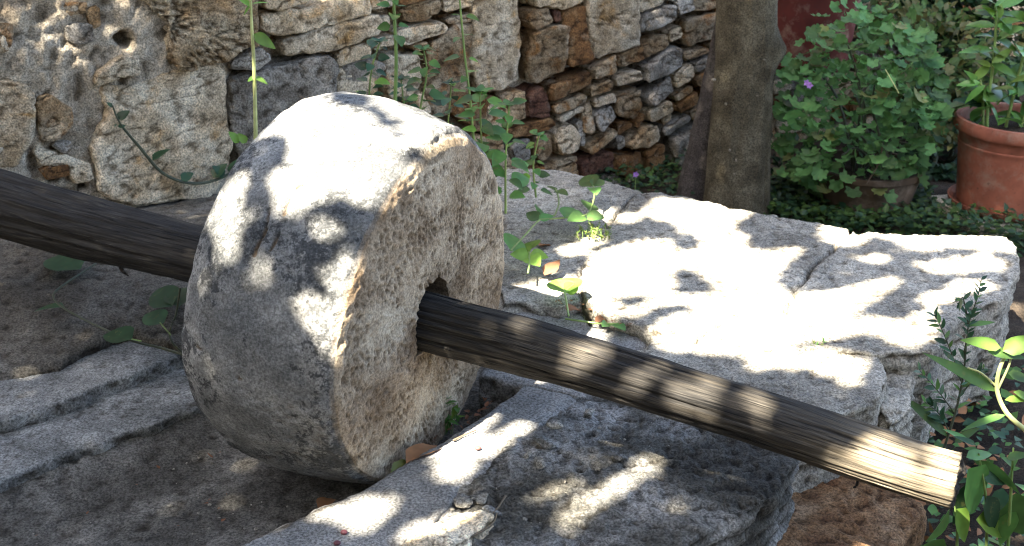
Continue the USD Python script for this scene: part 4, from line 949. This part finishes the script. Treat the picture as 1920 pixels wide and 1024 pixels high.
def bush(name, label, c, rad, n, seed, mats, size, cat='bush', stems=5):
    r = np.random.default_rng(seed); c = np.asarray(c, float); rad = np.asarray(rad, float)
    p = thing(name, label, cat, np.r_[c[:2], GZ])
    out = {m: [] for m in mats}
    cl = c + unit(r.normal(0, 1, (26, 3))) * rad * r.uniform(.35, 1, (26, 1)) ** .5 * .85
    for k in range(n):
        q = cl[r.integers(len(cl))]; b = q + r.normal(0, .28, 3) * rad * .55
        b[2] = max(b[2], GZ + .02)
        L = size * r.uniform(.6, 1.3)
        out[mats[r.integers(len(mats))]].append(leaf(b, unit(b - c) + r.normal(0, .5, 3), np.array([0, -.5, 1]) + r.normal(0, .35, 3), L, L * .62, n=3))
    for m in mats:
        part('foliage', join(out[m]), m, p, kind='stuff')
    for k in range(stems):
        part('stem', tube([np.r_[c[:2] + r.normal(0, .05, 2), GZ], (np.r_[c[:2], GZ] + cl[k]) / 2 + [0, 0, .05], cl[k]], [.012, .008, .003], 6), 'stem_dark', p)
bush('bush', 'pale leaved bush behind and right of the geranium', aty(1745, 120, 5.9), (.38, .3, .38), 1500, 21, ['leaf_green', 'leaf_yellow'], .05)
bush('bush', 'dark bush filling the upper right corner behind the potted plants', aty(1880, 60, 6.35), (.6, .35, .55), 2200, 22, ['leaf_dark', 'leaf_dark'], .07)
bush('bush', 'dark low bush in the shade between the two pots', aty(1770, 300, 5.75), (.3, .25, .3), 900, 23, ['leaf_dark'], .05)
bush('bush', 'small dark leafy growth at the foot of the tree trunk', aty(1475, 330, TY + .35), (.2, .2, .25), 500, 24, ['leaf_dark', 'leaf_green'], .05)
bush('bush', 'dark ivy growing along the top of the wall behind the geranium', aty(1700, -40, 6.2), (1.0, .25, .3), 1600, 25, ['leaf_dark', 'leaf_green'], .06)

# ------------------------------------------------------------------ pots
def lathe(prof, c, n=64):
    prof = np.array(prof, float); g = np.arange(n) * 2 * np.pi / n
    v = np.stack([prof[:, :1] * np.cos(g), prof[:, :1] * np.sin(g), np.repeat(prof[:, 1:2], n, 1)], -1).reshape(-1, 3) + c
    i, j = np.meshgrid(np.arange(len(prof) - 1), np.arange(n), indexing='ij')
    q = np.stack([i * n + j, i * n + (j + 1) % n, (i + 1) * n + (j + 1) % n, (i + 1) * n + j], -1).reshape(-1, 4)
    return v, np.vstack([q[:, [0, 1, 2]], q[:, [0, 2, 3]]])
# right pot on its pale block
bl = at(1885, 428, GZ); PY = float(bl[1]) + .1
sc = np.linalg.norm(aty(1885, 330, PY) - EYE) * CT / FPX * .98
pc = aty(1885, 383, PY); pz = pc[2]
rt = 110 * sc; ph = 165 * sc * 1.04
blk = trimesh.creation.box((.50, .42, pz - .012 - GZ + .03)); blk = blk.subdivide().subdivide().subdivide()
bvv = np.array(blk.vertices); bvv = bvv + .006 * (fbm(bvv * 12, 3, 3)[:, None] - .5); g = .22
bvv = bvv @ np.array([[math.cos(g), math.sin(g), 0], [-math.sin(g), math.cos(g), 0], [0, 0, 1]]) + [pc[0], PY, (GZ - .03 + pz - .012) / 2]
part('stone_block', (bvv, np.array(blk.faces)), 'pale_block', smooth=30, label='pale square block under the terracotta pot on the right', cat='block')
pot = thing('flower_pot', 'round terracotta pot with thick rim and saucer at the right edge', 'flower pot', (pc[0], PY, pz))
o = np.array([pc[0], PY, pz])
part('body', lathe([(0, .012), (rt * .80, .012), (rt * .83, .02), (rt * .93, ph * .66), (rt * .94, ph * .70), (rt * .95, ph * .71), (rt * .95, ph * .73), (rt * .93, ph * .74), (rt * .97, ph * .86)], o), 'terracotta', pot, smooth=35)
part('rim', lathe([(rt * .96, ph * .85), (rt * 1.03, ph * .86), (rt * 1.06, ph * .89), (rt * 1.06, ph * .96), (rt * 1.03, ph), (rt * .96, ph), (rt * .93, ph * .97), (rt * .90, ph * .8)], o), 'terracotta', pot, smooth=35)
part('saucer', lathe([(0, 0), (rt * .88, 0), (rt * .97, .02), (rt * .98, .035), (rt * .95, .035), (rt * .86, .008), (0, .008)], o - [0, 0, .004]), 'terracotta', pot, smooth=35)
part('potting_soil', lathe([(0, ph * .9), (rt * .5, ph * .89), (rt * .92, ph * .87)], o), 'soil', pot)
pt = plant('potted_plant', 'upright glossy plant with lance shaped leaves in the terracotta pot', o + [0, 0, ph * .9], group=None)
pl = lambda x, y, d=0: aty(x, y, PY + d)
stems = [[(1850, 265), (1852, 200), (1862, 120), (1868, 40), (1866, 10)], [(1880, 262), (1900, 180), (1925, 80), (1940, 0)], [(1842, 262), (1843, 190), (1838, 150)], [(1900, 265), (1935, 190), (1960, 120)]]
for s in stems:
    part('stem', tube([pl(*q) for q in s], np.linspace(.008, .005, len(s)), 7), 'stem_green', pt)
for b, t, w, m in (((1866, 40), (1878, 6), .55, 'bright'), ((1866, 48), (1815, 42), .33, 'glossy'), ((1868, 48), (1912, 60), .3, 'glossy'), ((1864, 70), (1920, 95), .32, 'glossy'), ((1862, 95), (1800, 90), .4, 'glossy'), ((1860, 110), (1835, 85), .35, 'bright'), ((1860, 118), (1900, 90), .35, 'bright'), ((1858, 120), (1912, 140), .36, 'glossy'), ((1856, 122), (1822, 152), .42, 'bright'), ((1858, 125), (1830, 110), .4, 'bright'),
                  ((1850, 165), (1846, 220), .35, 'glossy'), ((1848, 160), (1805, 190), .35, 'glossy'), ((1852, 190), (1880, 230), .35, 'glossy'), ((1850, 200), (1800, 180), .35, 'dark'), ((1905, 160), (1930, 170), .4, 'glossy'), ((1900, 190), (1940, 200), .35, 'glossy'), ((1895, 210), (1930, 245), .3, 'glossy'), ((1846, 215), (1820, 240), .4, 'dark'), ((1915, 120), (1890, 160), .4, 'glossy'), ((1920, 100), (1960, 120), .4, 'glossy'), ((1868, 35), (1848, 8), .4, 'bright'), ((1864, 70), (1830, 60), .35, 'glossy'),
                  ((1862, 90), (1886, 120), .4, 'glossy'), ((1930, 40), (1900, 20), .4, 'glossy'), ((1928, 50), (1960, 30), .4, 'glossy'), ((1845, 240), (1800, 225), .35, 'dark'), ((1870, 235), (1895, 215), .4, 'glossy'), ((1842, 170), (1818, 130), .35, 'glossy')):
    leaf_px(pt, lambda x, y: pl(x, y, rng.uniform(-.05, .05)), b, t, w, 'leaf_' + m, rng, 'lance', curl=.2)
r2 = np.random.default_rng(77)
for s_ in stems:
    a_ = np.array(s_, float)
    for k in range(15):
        t_ = r2.uniform(.2, 1) * (len(a_) - 1); i_ = min(int(t_), len(a_) - 2); q_ = a_[i_] + (a_[i_ + 1] - a_[i_]) * (t_ - i_)
        g_ = r2.uniform(0, 6.28); L_ = r2.uniform(38, 66)
        leaf_px(pt, lambda x, y: pl(x, y, r2.uniform(-.10, .12)), q_, q_ + L_ * np.array([math.cos(g_), .55 * math.sin(g_) - .15]), r2.uniform(.3, .42), 'leaf_' + r2.choice(['glossy', 'glossy', 'bright', 'green']), r2, 'lance', curl=.2)
# geranium in a broad dark bowl
gc = at(1620, 392, GZ); gr = 92 * np.linalg.norm(gc - EYE) / FPX; gh = .20
gp = thing('flower_pot', 'broad dark brown bowl pot shaded under the geranium', 'flower pot', gc)
part('body', lathe([(0, 0), (gr * .74, 0), (gr * .80, .02), (gr * .95, gh * .8), (gr * .97, gh)], gc), 'brown_clay', gp, smooth=35)
part('rim', lathe([(gr * .97, gh * .93), (gr * 1.03, gh * .95), (gr * 1.03, gh * 1.08), (gr * .96, gh * 1.08), (gr * .93, gh * .9)], gc), 'brown_clay', gp, smooth=35)
part('potting_soil', lathe([(0, gh * .98), (gr * .95, gh * .92)], gc), 'soil', gp)
ge = plant('geranium', 'bushy geranium with lobed leaves in the dark bowl right of the trunk', gc + [0, 0, gh])
gy = gc[1]; r = np.random.default_rng(31)
cen = aty(1615, 190, gy); RX, RZ, RYd = .40, .46, .36
for k in range(14):
    g = r.uniform(0, 6.28); e = cen + np.array([np.cos(g) * RX * .7, np.sin(g) * RYd * .7, r.uniform(-.2, .3)])
    part('stem', tube([gc + [r.normal(0, .06), r.normal(0, .06), gh * .9], (gc + [0, 0, gh] + e) / 2 + [0, 0, .06], e], [.007, .006, .004], 6), 'stem_dark', ge)
cnt = 0
while cnt < 298:
    u = unit(r.normal(0, 1, 3)); u[1] = -abs(u[1]) if r.random() < .82 else u[1]
    lump = .72 + .5 * fbm((u * 1.8)[None], 3, 7)[0]
    b = cen + u * np.array([RX, RYd, RZ]) * lump * r.uniform(.72, 1.02)
    if b[2] < gc[2] + gh * .7: continue
    cnt += 1
    R = r.uniform(.028, .047)
    ax = unit(u * [1, 1, .3] + r.normal(0, .35, 3) + [0, 0, -.25])
    part('leaf', lobed(b, ax, np.array([u[0] * .4, -.55, .85]) + r.normal(0, .28, 3), R, r, 5 if r.random() < .6 else 7), 'leaf_geranium' if r.random() > .08 else 'leaf_yellow', ge)
inner = []
for k in range(480):
    u = unit(r.normal(0, 1, 3)); b = cen + u * np.array([RX, RYd, RZ]) * r.uniform(.35, .95)
    if b[2] < gc[2] + gh * .8: continue
    inner.append(lobed(b, unit(u * [1, 1, .3] + r.normal(0, .5, 3)), np.array([u[0] * .4, -.5, .8]) + r.normal(0, .35, 3), r.uniform(.018, .032), r, 5))
part('small_leaves', join(inner), 'leaf_geranium', ge, kind='stuff')
for q in ((1518, 160), (1512, 155)):
    b0 = aty(*q, gy - .3)
    part('flower', join([leaf(b0, [math.cos(a) * .8, -.4, math.sin(a)], [0, -1, .2], .016, .012, n=3) for a in np.linspace(0, 6.28, 6)[:5]]), 'flower_violet', ge)
part('dry_stalk', tube([aty(1655, 270, gy - .3), aty(1648, 305, gy - .31), aty(1625, 345, gy - .3)], [.004, .0035, .002], 6), 'twig', ge)
part('dry_stalk', tube([aty(1660, 130, gy - .36), aty(1680, 165, gy - .38), aty(1685, 175, gy - .38)], [.002, .002, .002], 6), 'stem_pale', ge)
# small violet flower in the ground cover
fl = aty(1192, 327, 4.6)
p = plant('violet_flower', 'tiny violet flower among the green at the foot of the wall', fl - [0, 0, .08])
part('stem', tube([fl - [0, 0, .08], fl], .0015, 5, smooth=0), 'stem_green', p)
part('petals', join([leaf(fl, [math.cos(a) * .8, -.3, math.sin(a)], [0, -1, .2], .014, .012, n=3) for a in np.linspace(0, 6.28, 6)[:5]]), 'flower_violet', p)
# red pot held on an iron bracket on the wall behind the trunk
rc = onwall(1415, 96, .34); rs = np.linalg.norm(rc - EYE) / FPX; rr = 88 * rs
rp = thing('wall_pot', 'dark red pot with saucer on the wall half hidden by the trunk', 'flower pot', rc)
part('body', lathe([(0, .01), (rr * .80, .01), (rr * .86, .03), (rr * 1.0, .36), (rr * 1.04, .37), (rr * 1.04, .44), (rr * .97, .44), (rr * .9, .38), (0, .38)], rc), 'red_clay', rp, smooth=35)
part('saucer', lathe([(0, 0), (rr * .95, 0), (rr * 1.08, .035), (rr * 1.05, .037), (rr * .93, .008), (0, .008)], rc), 'red_clay', rp, smooth=35)
for sgn in (-1, 1):
    a0 = rc + WU * sgn * rr * .6 - [0, 0, .012]
    part('bracket', tube([a0 + WN * rr * .9, a0 - WN * .36, a0 - WN * .36 - [0, 0, .12]], .01, 8, smooth=0), 'iron', rp)

# ------------------------------------------------------------------ right foreground plants
Y = 2.72; pl = lambda x, y: aty(x, y, Y); r = np.random.default_rng(51)
p = plant('dark_weed', 'dark wiry weed with small narrow leaves in front of the right slab', np.r_[pl(1768, 860)[:2], GZ])
br = [[(1752, 900), (1772, 835), (1795, 760), (1808, 690), (1812, 640), (1818, 600), (1832, 560), (1840, 525)], [(1802, 715), (1785, 665), (1765, 615), (1752, 590)], [(1808, 660), (1815, 610), (1806, 560), (1800, 565)], [(1790, 775), (1760, 735), (1725, 695)], [(1795, 750), (1830, 705), (1845, 690)], [(1780, 810), (1760, 775), (1735, 755)]]
for b in br:
    part('stem', tube([pl(*q) for q in b], np.linspace(.004 if b is br[0] else .0022, .0012, len(b)), 6), 'stem_dark', p)
    a = np.array(b, float); n = 34 if b is br[0] else 14
    for k in range(n):
        t = .25 + .75 * k / (n - 1); s = t * (len(a) - 1); i = min(int(s), len(a) - 2); q = a[i] + (a[i + 1] - a[i]) * (s - i)
        d = a[i + 1] - a[i]; g = math.atan2(d[1], d[0]) + (1 if k % 2 else -1) * r.uniform(.4, 1.0)
        L = r.uniform(14, 30) * (1.1 - .4 * t)
        tip = q + L * np.array([math.cos(g), math.sin(g)])
        leaf_px(p, lambda x, y: aty(x, y, Y + r.uniform(-.015, .015)), q, tip, r.uniform(.28, .42), 'leaf_dark' if r.random() > .2 else 'leaf_green', r, 'lance')
for b, t in (((1800, 728), (1842, 700)), ((1808, 610), (1868, 602)), ((1778, 820), (1700, 740))):
    leaf_px(p, pl, b, t, .18, 'leaf_green', r, 'lance')
Y = 2.25; pl = lambda x, y: aty(x, y, Y)
p = plant('bright_shoot', 'bright yellow green shoot with broad pale leaves at the right edge', np.r_[pl(1990, 900)[:2], GZ])
part('stem', tube([np.r_[pl(2010, 1000)[:2], GZ], pl(1985, 850), pl(1925, 808), pl(1888, 775), pl(1870, 735), pl(1872, 700), pl(1884, 668)], [.006, .006, .0058, .0055, .005, .0045, .004], 8), 'stem_pale', p)
part('stem', tube([pl(1872, 728), pl(1840, 700), pl(1815, 690)], [.003, .0025, .002], 6), 'stem_pale', p)
part('stem', tube([pl(1872, 728), pl(1890, 690), pl(1896, 670)], [.003, .0025, .002], 6), 'stem_pale', p)
for b, t, w, m, up in (((1876, 652), (1806, 634), .38, 'bright', .9), ((1880, 658), (1950, 632), .5, 'bright', .9), ((1852, 660), (1930, 668), .3, 'green', .5), ((1868, 734), (1744, 660), .16, 'green', .6), ((1886, 778), (1800, 802), .22, 'green', .8), ((1884, 750), (1945, 745), .25, 'bright', .8), ((1900, 735), (1960, 760), .3, 'bright', .8), ((1890, 700), (1940, 715), .4, 'green', .8)):
    leaf_px(p, pl, b, t, w, 'leaf_' + m, rng, 'ovate', up=up)
Y = 2.25; r = np.random.default_rng(53)
p = plant('broad_leaf_weed', 'leafy weed below the cut end of the beam in the bottom right corner', np.r_[aty(1860, 1000, Y)[:2], GZ])
part('stem', tube([np.r_[aty(1860, 1080, Y)[:2], GZ], aty(1850, 960, Y), aty(1835, 850, Y)], [.004, .0035, .002], 7), 'stem_green', p)
part('stem', tube([np.r_[aty(1900, 1080, Y)[:2], GZ], aty(1895, 930, Y), aty(1900, 840, Y)], [.004, .0035, .002], 7), 'stem_green', p)
part('stem', tube([np.r_[aty(1800, 1080, Y)[:2], GZ], aty(1795, 1010, Y), aty(1790, 950, Y)], [.004, .0035, .002], 7), 'stem_green', p)
for b, t, w, m in (((1815, 880), (1842, 965), .6, 'green'), ((1780, 955), (1745, 1020), .55, 'green'), ((1792, 955), (1818, 1018), .6, 'bright'), ((1905, 925), (1918, 1010), .8, 'green'), ((1888, 860), (1930, 850), .6, 'green'), ((1825, 862), (1915, 915), .4, 'green'), ((1812, 858), (1865, 846), .3, 'green'), ((1830, 975), (1900, 1000), .4, 'bright'), ((1845, 1010), (1900, 1030), .5, 'bright'), ((1880, 915), (1860, 970), .6, 'dark'), ((1840, 890), (1900, 905), .4, 'dark'), ((1902, 850), (1895, 905), .7, 'green'), ((1770, 1010), (1720, 1040), .6, 'green'), ((1850, 930), (1870, 1000), .5, 'dark'), ((1905, 960), (1870, 1020), .6, 'green'), ((1815, 830), (1770, 800), .4, 'green'), ((1790, 830), (1835, 800), .35, 'green'), ((1830, 835), (1790, 815), .35, 'dark'), ((1815, 905), (1790, 990), .3, 'dark')):
    leaf_px(p, lambda x, y: aty(x, y, Y + r.uniform(-.03, .03)), b, t, w, 'leaf_' + m, r)
carpet('undergrowth', 'dark undergrowth and litter on the soil in the bottom right corner', [([(1700, 830), (1800, 760), (1990, 700), (2060, 1000), (1900, 1150), (1620, 1120), (1640, 1000), (1740, 930)], 1.0)], 420, 19, ['leaf_dark', 'leaf_dry', 'leaf_green'], .04, .12)

# ------------------------------------------------------------------ the tree overhead whose crown dapples the light
E1 = unit(np.cross([0, 0, 1.], sun_dir)); E2 = np.cross(sun_dir, E1)
def sun2(P): return np.stack([P @ E1, P @ E2], -1)
def hit_rim(px, py):
    d = ray(px, py); o = EYE - C; da, oa = d - (d @ A) * A, o - (o @ A) * A
    a, b, c = da @ da, 2 * da @ oa, oa @ oa - .458**2; D = b * b - 4 * a * c
    t = (-b - math.sqrt(max(D, 0))) / (2 * a) if D > 0 else -b / (2 * a)
    return EYE + t * d
def hit_beam(px, py):
    d = ray(px, py); b0, b1 = beam_pts[5], beam_pts[-1]; u = unit(b1 - b0); o = EYE - b0
    da, oa = d - (d @ u) * u, o - (o @ u) * u; a, b, c = da @ da, 2 * da @ oa, oa @ oa - .058**2; D = b * b - 4 * a * c
    t = (-b - math.sqrt(max(D, 0))) / (2 * a) if D > 0 else -b / (2 * a)
    return EYE + t * d
def disc(cx, cy, rx, ry=None): return [(cx + rx * math.cos(g), cy + (ry or rx) * math.sin(g)) for g in np.linspace(0, 6.28, 14)[:-1]]
LIT = {
 'rim': [[(455, 262), (480, 240), (540, 185), (600, 175), (700, 182), (830, 220), (895, 236), (905, 285), (850, 330), (790, 310), (765, 330), (735, 375), (700, 388), (650, 375), (600, 375), (570, 395), (545, 420), (520, 410), (500, 370), (500, 330), (530, 315), (545, 270), (520, 258)],
         [(440, 305), (465, 325), (468, 380), (450, 400), (455, 440), (440, 480), (420, 510), (390, 500), (385, 480), (410, 455), (400, 440), (370, 430), (352, 420), (370, 370), (405, 325)],
         [(470, 480), (500, 470), (508, 510), (495, 560), (480, 545), (460, 510)], disc(585, 425, 25), disc(478, 285, 16, 12),
         [(600, 470), (630, 445), (660, 455), (672, 490), (660, 520), (655, 560), (660, 640), (650, 705), (610, 690), (585, 640), (560, 600), (530, 560), (540, 540), (580, 550), (610, 530), (590, 500)]],
 .15: [[(1200, 400), (1230, 372), (1340, 378), (1410, 396), (1370, 420), (1390, 450), (1400, 470), (1470, 470), (1500, 465), (1440, 530), (1480, 555), (1550, 550), (1680, 520), (1660, 550), (1600, 580), (1590, 595), (1690, 610), (1740, 580), (1750, 600), (1740, 640), (1700, 648), (1640, 625), (1500, 640), (1450, 660), (1300, 650), (1240, 650), (1220, 620), (1250, 600), (1330, 590), (1300, 570), (1230, 570), (1200, 590), (1150, 590), (1090, 560), (1080, 520), (1130, 470), (1180, 455), (1250, 450), (1290, 430), (1250, 410)],
       [(1540, 425), (1640, 432), (1600, 462), (1550, 455)], [(1640, 436), (1780, 432), (1900, 438), (1905, 475), (1800, 462), (1720, 470)], [(1720, 495), (1850, 480), (1885, 500), (1760, 512)], disc(1820, 535, 40, 10), disc(1760, 560, 30, 9), disc(1640, 487, 26, 7),
       disc(1135, 400, 18, 12), disc(1175, 410, 16, 8), disc(1110, 445, 22, 12)],
 'rimdark': [[(636, 188), (700, 203), (762, 243), (806, 288), (788, 300), (742, 258), (690, 221), (634, 204)], [(690, 380), (720, 340), (742, 352), (716, 388)]],
 'hole15': [disc(1285, 452, 26, 18), [(1265, 505), (1290, 500), (1345, 535), (1330, 552), (1225, 548), (1270, 535)], disc(1440, 432, 42, 16), disc(1190, 565, 34, 10), disc(1600, 600, 20, 6)],
 .14: [[(955, 540), (1040, 520), (1080, 540), (1080, 568), (1040, 580), (945, 575)], disc(1075, 470, 26, 10)],
 .10: [[(800, 890), (830, 865), (990, 785), (985, 810), (960, 835), (900, 860), (880, 905), (830, 912)], [(560, 975), (600, 955), (640, 940), (690, 925), (740, 930), (750, 960), (700, 1010), (640, 990)],
       [(740, 1015), (800, 970), (890, 950), (930, 960), (860, 1000), (800, 1024), (740, 1024)], [(970, 940), (1030, 905), (1100, 900), (1090, 920), (1030, 940)], [(1040, 980), (1060, 950), (1130, 910), (1190, 880), (1205, 905), (1100, 975), (1060, 990)],
       disc(1160, 822, 26, 13), disc(1130, 855, 34, 11), [(1170, 870), (1220, 845), (1250, 855), (1230, 890), (1180, 895)], [(1245, 845), (1290, 825), (1335, 830), (1310, 850), (1250, 855)], [(1230, 960), (1270, 935), (1310, 955), (1270, 970)],
       [(1410, 690), (1500, 680), (1520, 700), (1400, 715)], [(1490, 680), (1560, 670), (1640, 690), (1610, 725), (1540, 725)], [(1330, 650), (1400, 655), (1380, 672), (1330, 668)], disc(1610, 735, 22, 9), disc(1400, 880, 50, 9), disc(1330, 990, 20, 8)],
 'beam': [[(842, 628), (858, 640), (868, 670), (855, 667)], [(970, 610), (1005, 600), (1040, 612), (1000, 632), (985, 648)], [(1085, 670), (1110, 640), (1165, 645), (1130, 700), (1095, 702)], [(1235, 775), (1255, 720), (1310, 710), (1330, 740), (1300, 770), (1300, 800), (1255, 790)], [(1290, 690), (1340, 690), (1375, 725), (1355, 748), (1310, 712)],
          disc(1420, 760, 27), [(1398, 775), (1440, 775), (1462, 855), (1425, 840)], [(1600, 815), (1650, 805), (1725, 840), (1722, 880), (1722, 960), (1500, 880), (1520, 860), (1590, 852)], [(1738, 838), (1820, 850), (1800, 980), (1735, 960), (1735, 890)]],
 .0: [],
}
def curve(poly, fn, dens=3):
    a = np.array(poly, float); out = []
    for i in range(len(a)):
        for t in np.arange(dens) / dens: out.append(fn(*(a[i] * (1 - t) + a[(i + 1) % len(a)] * t)))
    return Polygon(sun2(np.array(out))).buffer(0)
lit, dark = [], []
for k, ps in LIT.items():
    for poly in ps:
        fn = hit_rim if k in ('rim', 'rimdark') else hit_beam if k == 'beam' else (lambda x, y, z=(.15 if k == 'hole15' else k): at(x, y, z))
        (dark if k in ('hole15', 'rimdark') else lit).append(curve(poly, fn).buffer(-.003 if k == .10 else -.004 if k == 'beam' else -.005 if k == 'rim' else 0 if k in ('hole15', 'rimdark') else .013))
EXTRA_LIT = [(Polygon(sun2(np.array([aty(x, y, 3.45) for x, y in disc(477, 150, 9, 100)]))).buffer(0)), Polygon(sun2(np.array([aty(x, y, 2.25) for x, y in disc(1880, 655, 70, 28)]))).buffer(0), Polygon(sun2(np.array([aty(x, y, 2.25) for x, y in disc(1880, 760, 22, 60)]))).buffer(0), Polygon(sun2(np.array([aty(x, y, 2.25) for x, y in disc(1805, 985, 30, 26)]))).buffer(0)]
litp = union_all(lit + EXTRA_LIT).difference(union_all(dark)).buffer(.002)
# everything the picture shows lies in the shade of the crown, except the sun flecks
gx, gy2 = np.meshgrid(np.arange(-60, 1981, 12), np.arange(-60, 1085, 12))
R = ray(gx.ravel(), gy2.ravel())
tg = (-.2 - CAM_H) / R[:, 2]; tw = ((WO - EYE) @ WN) / (R @ WN); tw[tw < 0] = 99
tm = np.minimum(np.minimum(tg, tw), 9)
S2 = sun2(np.concatenate([EYE + R * (1.7 + (tm - 1.7) * k)[:, None] for k in np.linspace(0, 1, 60)]))
S2o = sun2(np.stack(np.meshgrid(np.arange(-3.0, 3.2, .08), np.arange(-1.2, 3.4, .08), [GZ]), -1).reshape(-1, 3))
cell = .030
lo = S2.min(0) - .4; shape = (np.ceil((S2.max(0) + .4 - lo) / cell)).astype(int)
occ = np.zeros(shape, bool); ij = ((S2 - lo) / cell).astype(int); occ[ij[:, 0], ij[:, 1]] = True
occ = ndimage.binary_dilation(ndimage.binary_closing(occ, iterations=4), iterations=5)
r = np.random.default_rng(99)
ci = np.argwhere(occ)
need = np.zeros(shape, bool)
gh_ = tg < tw
for P_ in (EYE + R[gh_] * np.minimum(tg[gh_], 9)[:, None], mv[::7], bv[::5], np.concatenate([aty(x, y, Y_) for Y_ in (2.25, 2.75) for x, y in [np.meshgrid(np.arange(1650, 1990, 12), np.arange(480, 1080, 12))]]).reshape(-1, 3)):
    ij = ((sun2(P_) - lo) / cell).astype(int); ij = ij[((ij >= 0) & (ij < shape)).all(1)]; need[ij[:, 0], ij[:, 1]] = True
need = ndimage.binary_dilation(ndimage.binary_closing(need, iterations=4), iterations=7)
ci2 = ci[r.random(len(ci)) < np.where(need[ci[:, 0], ci[:, 1]], 1.0, .60)]
ci3 = ci[r.random(len(ci)) < np.where(need[ci[:, 0], ci[:, 1]], 1.0, .50)]
ci4 = ci[r.random(len(ci)) < np.where(need[ci[:, 0], ci[:, 1]], 1.0, .28)]
pts = np.concatenate([lo + (c_ + r.uniform(0, 1, c_.shape)) * cell for c_ in (ci2, ci3, ci4)])
LL, LW = .066, .046
def crown_leaves(c2, r, test=True):
    n = len(c2)
    z = r.uniform(3.9, 5.4, n)
    base = c2[:, :1] * E1 + c2[:, 1:] * E2
    t = (z - base[:, 2]) / sun_dir[2]
    c = base + t[:, None] * sun_dir
    nn = unit(sun_dir + r.normal(0, .42, (n, 3)))
    a = unit(np.cross(nn, r.normal(0, 1, (n, 3)))); b = np.cross(nn, a)
    s = r.uniform(.8, 1.25, n)[:, None]
    v = np.stack([c - a * LL / 2 * s, c + b * LW / 2 * s - a * .006, c + a * LL / 2 * s, c - b * LW / 2 * s - a * .006], 1)
    if test:
        q = sun2(v.reshape(-1, 3)); ctr = sun2(c)
        inside = contains_xy(litp, q[:, 0], q[:, 1]).reshape(n, 4).sum(1) + 2 * contains_xy(litp, ctr[:, 0], ctr[:, 1])
        v = v[inside < 3]
    return v
cb2 = .055
lo2 = S2o.min(0) - .3; occ2 = np.zeros((np.ceil((S2o.max(0) + .3 - lo2) / cb2)).astype(int), bool); io = ((S2o - lo2) / cb2).astype(int); occ2[io[:, 0], io[:, 1]] = True
occ2 = ndimage.binary_closing(occ2, iterations=3)
p2 = np.concatenate([lo2 + (np.argwhere(occ2) + r.uniform(0, 1, (occ2.sum(), 2))) * cb2 for _ in range(2)])
gi = ((p2 - lo) / cell).astype(int); ok = (gi >= 0).all(1) & (gi < occ.shape).all(1)
covered = np.zeros(len(p2), bool); covered[ok] = occ[gi[ok, 0], gi[ok, 1]]
p2 = p2[~covered]
p2 = p2[fbm(np.c_[p2 * 1.1, 0 * p2[:, 0]], 3, 44) < .66]
V4 = crown_leaves(pts, r)
LL, LW = .10, .07
V4 = np.concatenate([V4, crown_leaves(p2, r)])
c0 = V4.reshape(-1, 3).mean(0)
f1 = (np.arange(len(V4)) * 4)[:, None]
F4 = np.vstack([f1 + [0, 1, 2], f1 + [0, 2, 3]])
base = np.array([c0[0] - 2.2, c0[1] - 1.0, GZ])
sh = thing('shade_tree', 'spreading tree outside the picture whose leafy crown dapples the millstone yard', 'tree', base)
part('trunk', trunk_mesh([base, base + [.1, .1, 1.2], base + [.3, .2, 2.4], base + [.5, .3, 3.6]], [.24, .18, .16, .13], 71), 'bark', sh)
tip = base + [.5, .3, 3.5]
for k in range(9):
    e = V4[r.integers(len(V4))].mean(0)
    # limbs keep clear of the gaps in the crown
    best = min((V4[r.integers(len(V4))].mean(0) for _ in range(60)), key=lambda q: litp.intersection(__import__('shapely').LineString([sun2(tip), sun2((tip + q) / 2 + [0, 0, .3]), sun2(q)]).buffer(.06)).area)
    part('limb', tube([tip - [0, 0, .1], (tip + best) / 2 + [0, 0, .3], best], [.06, .035, .012], 8), 'bark', sh)
part('crown', (V4.reshape(-1, 3), F4), 'leaf_canopy', sh, smooth=False, kind='stuff')
print('crown leaves', len(V4), 'centre', c0, 'lit area', litp.area)
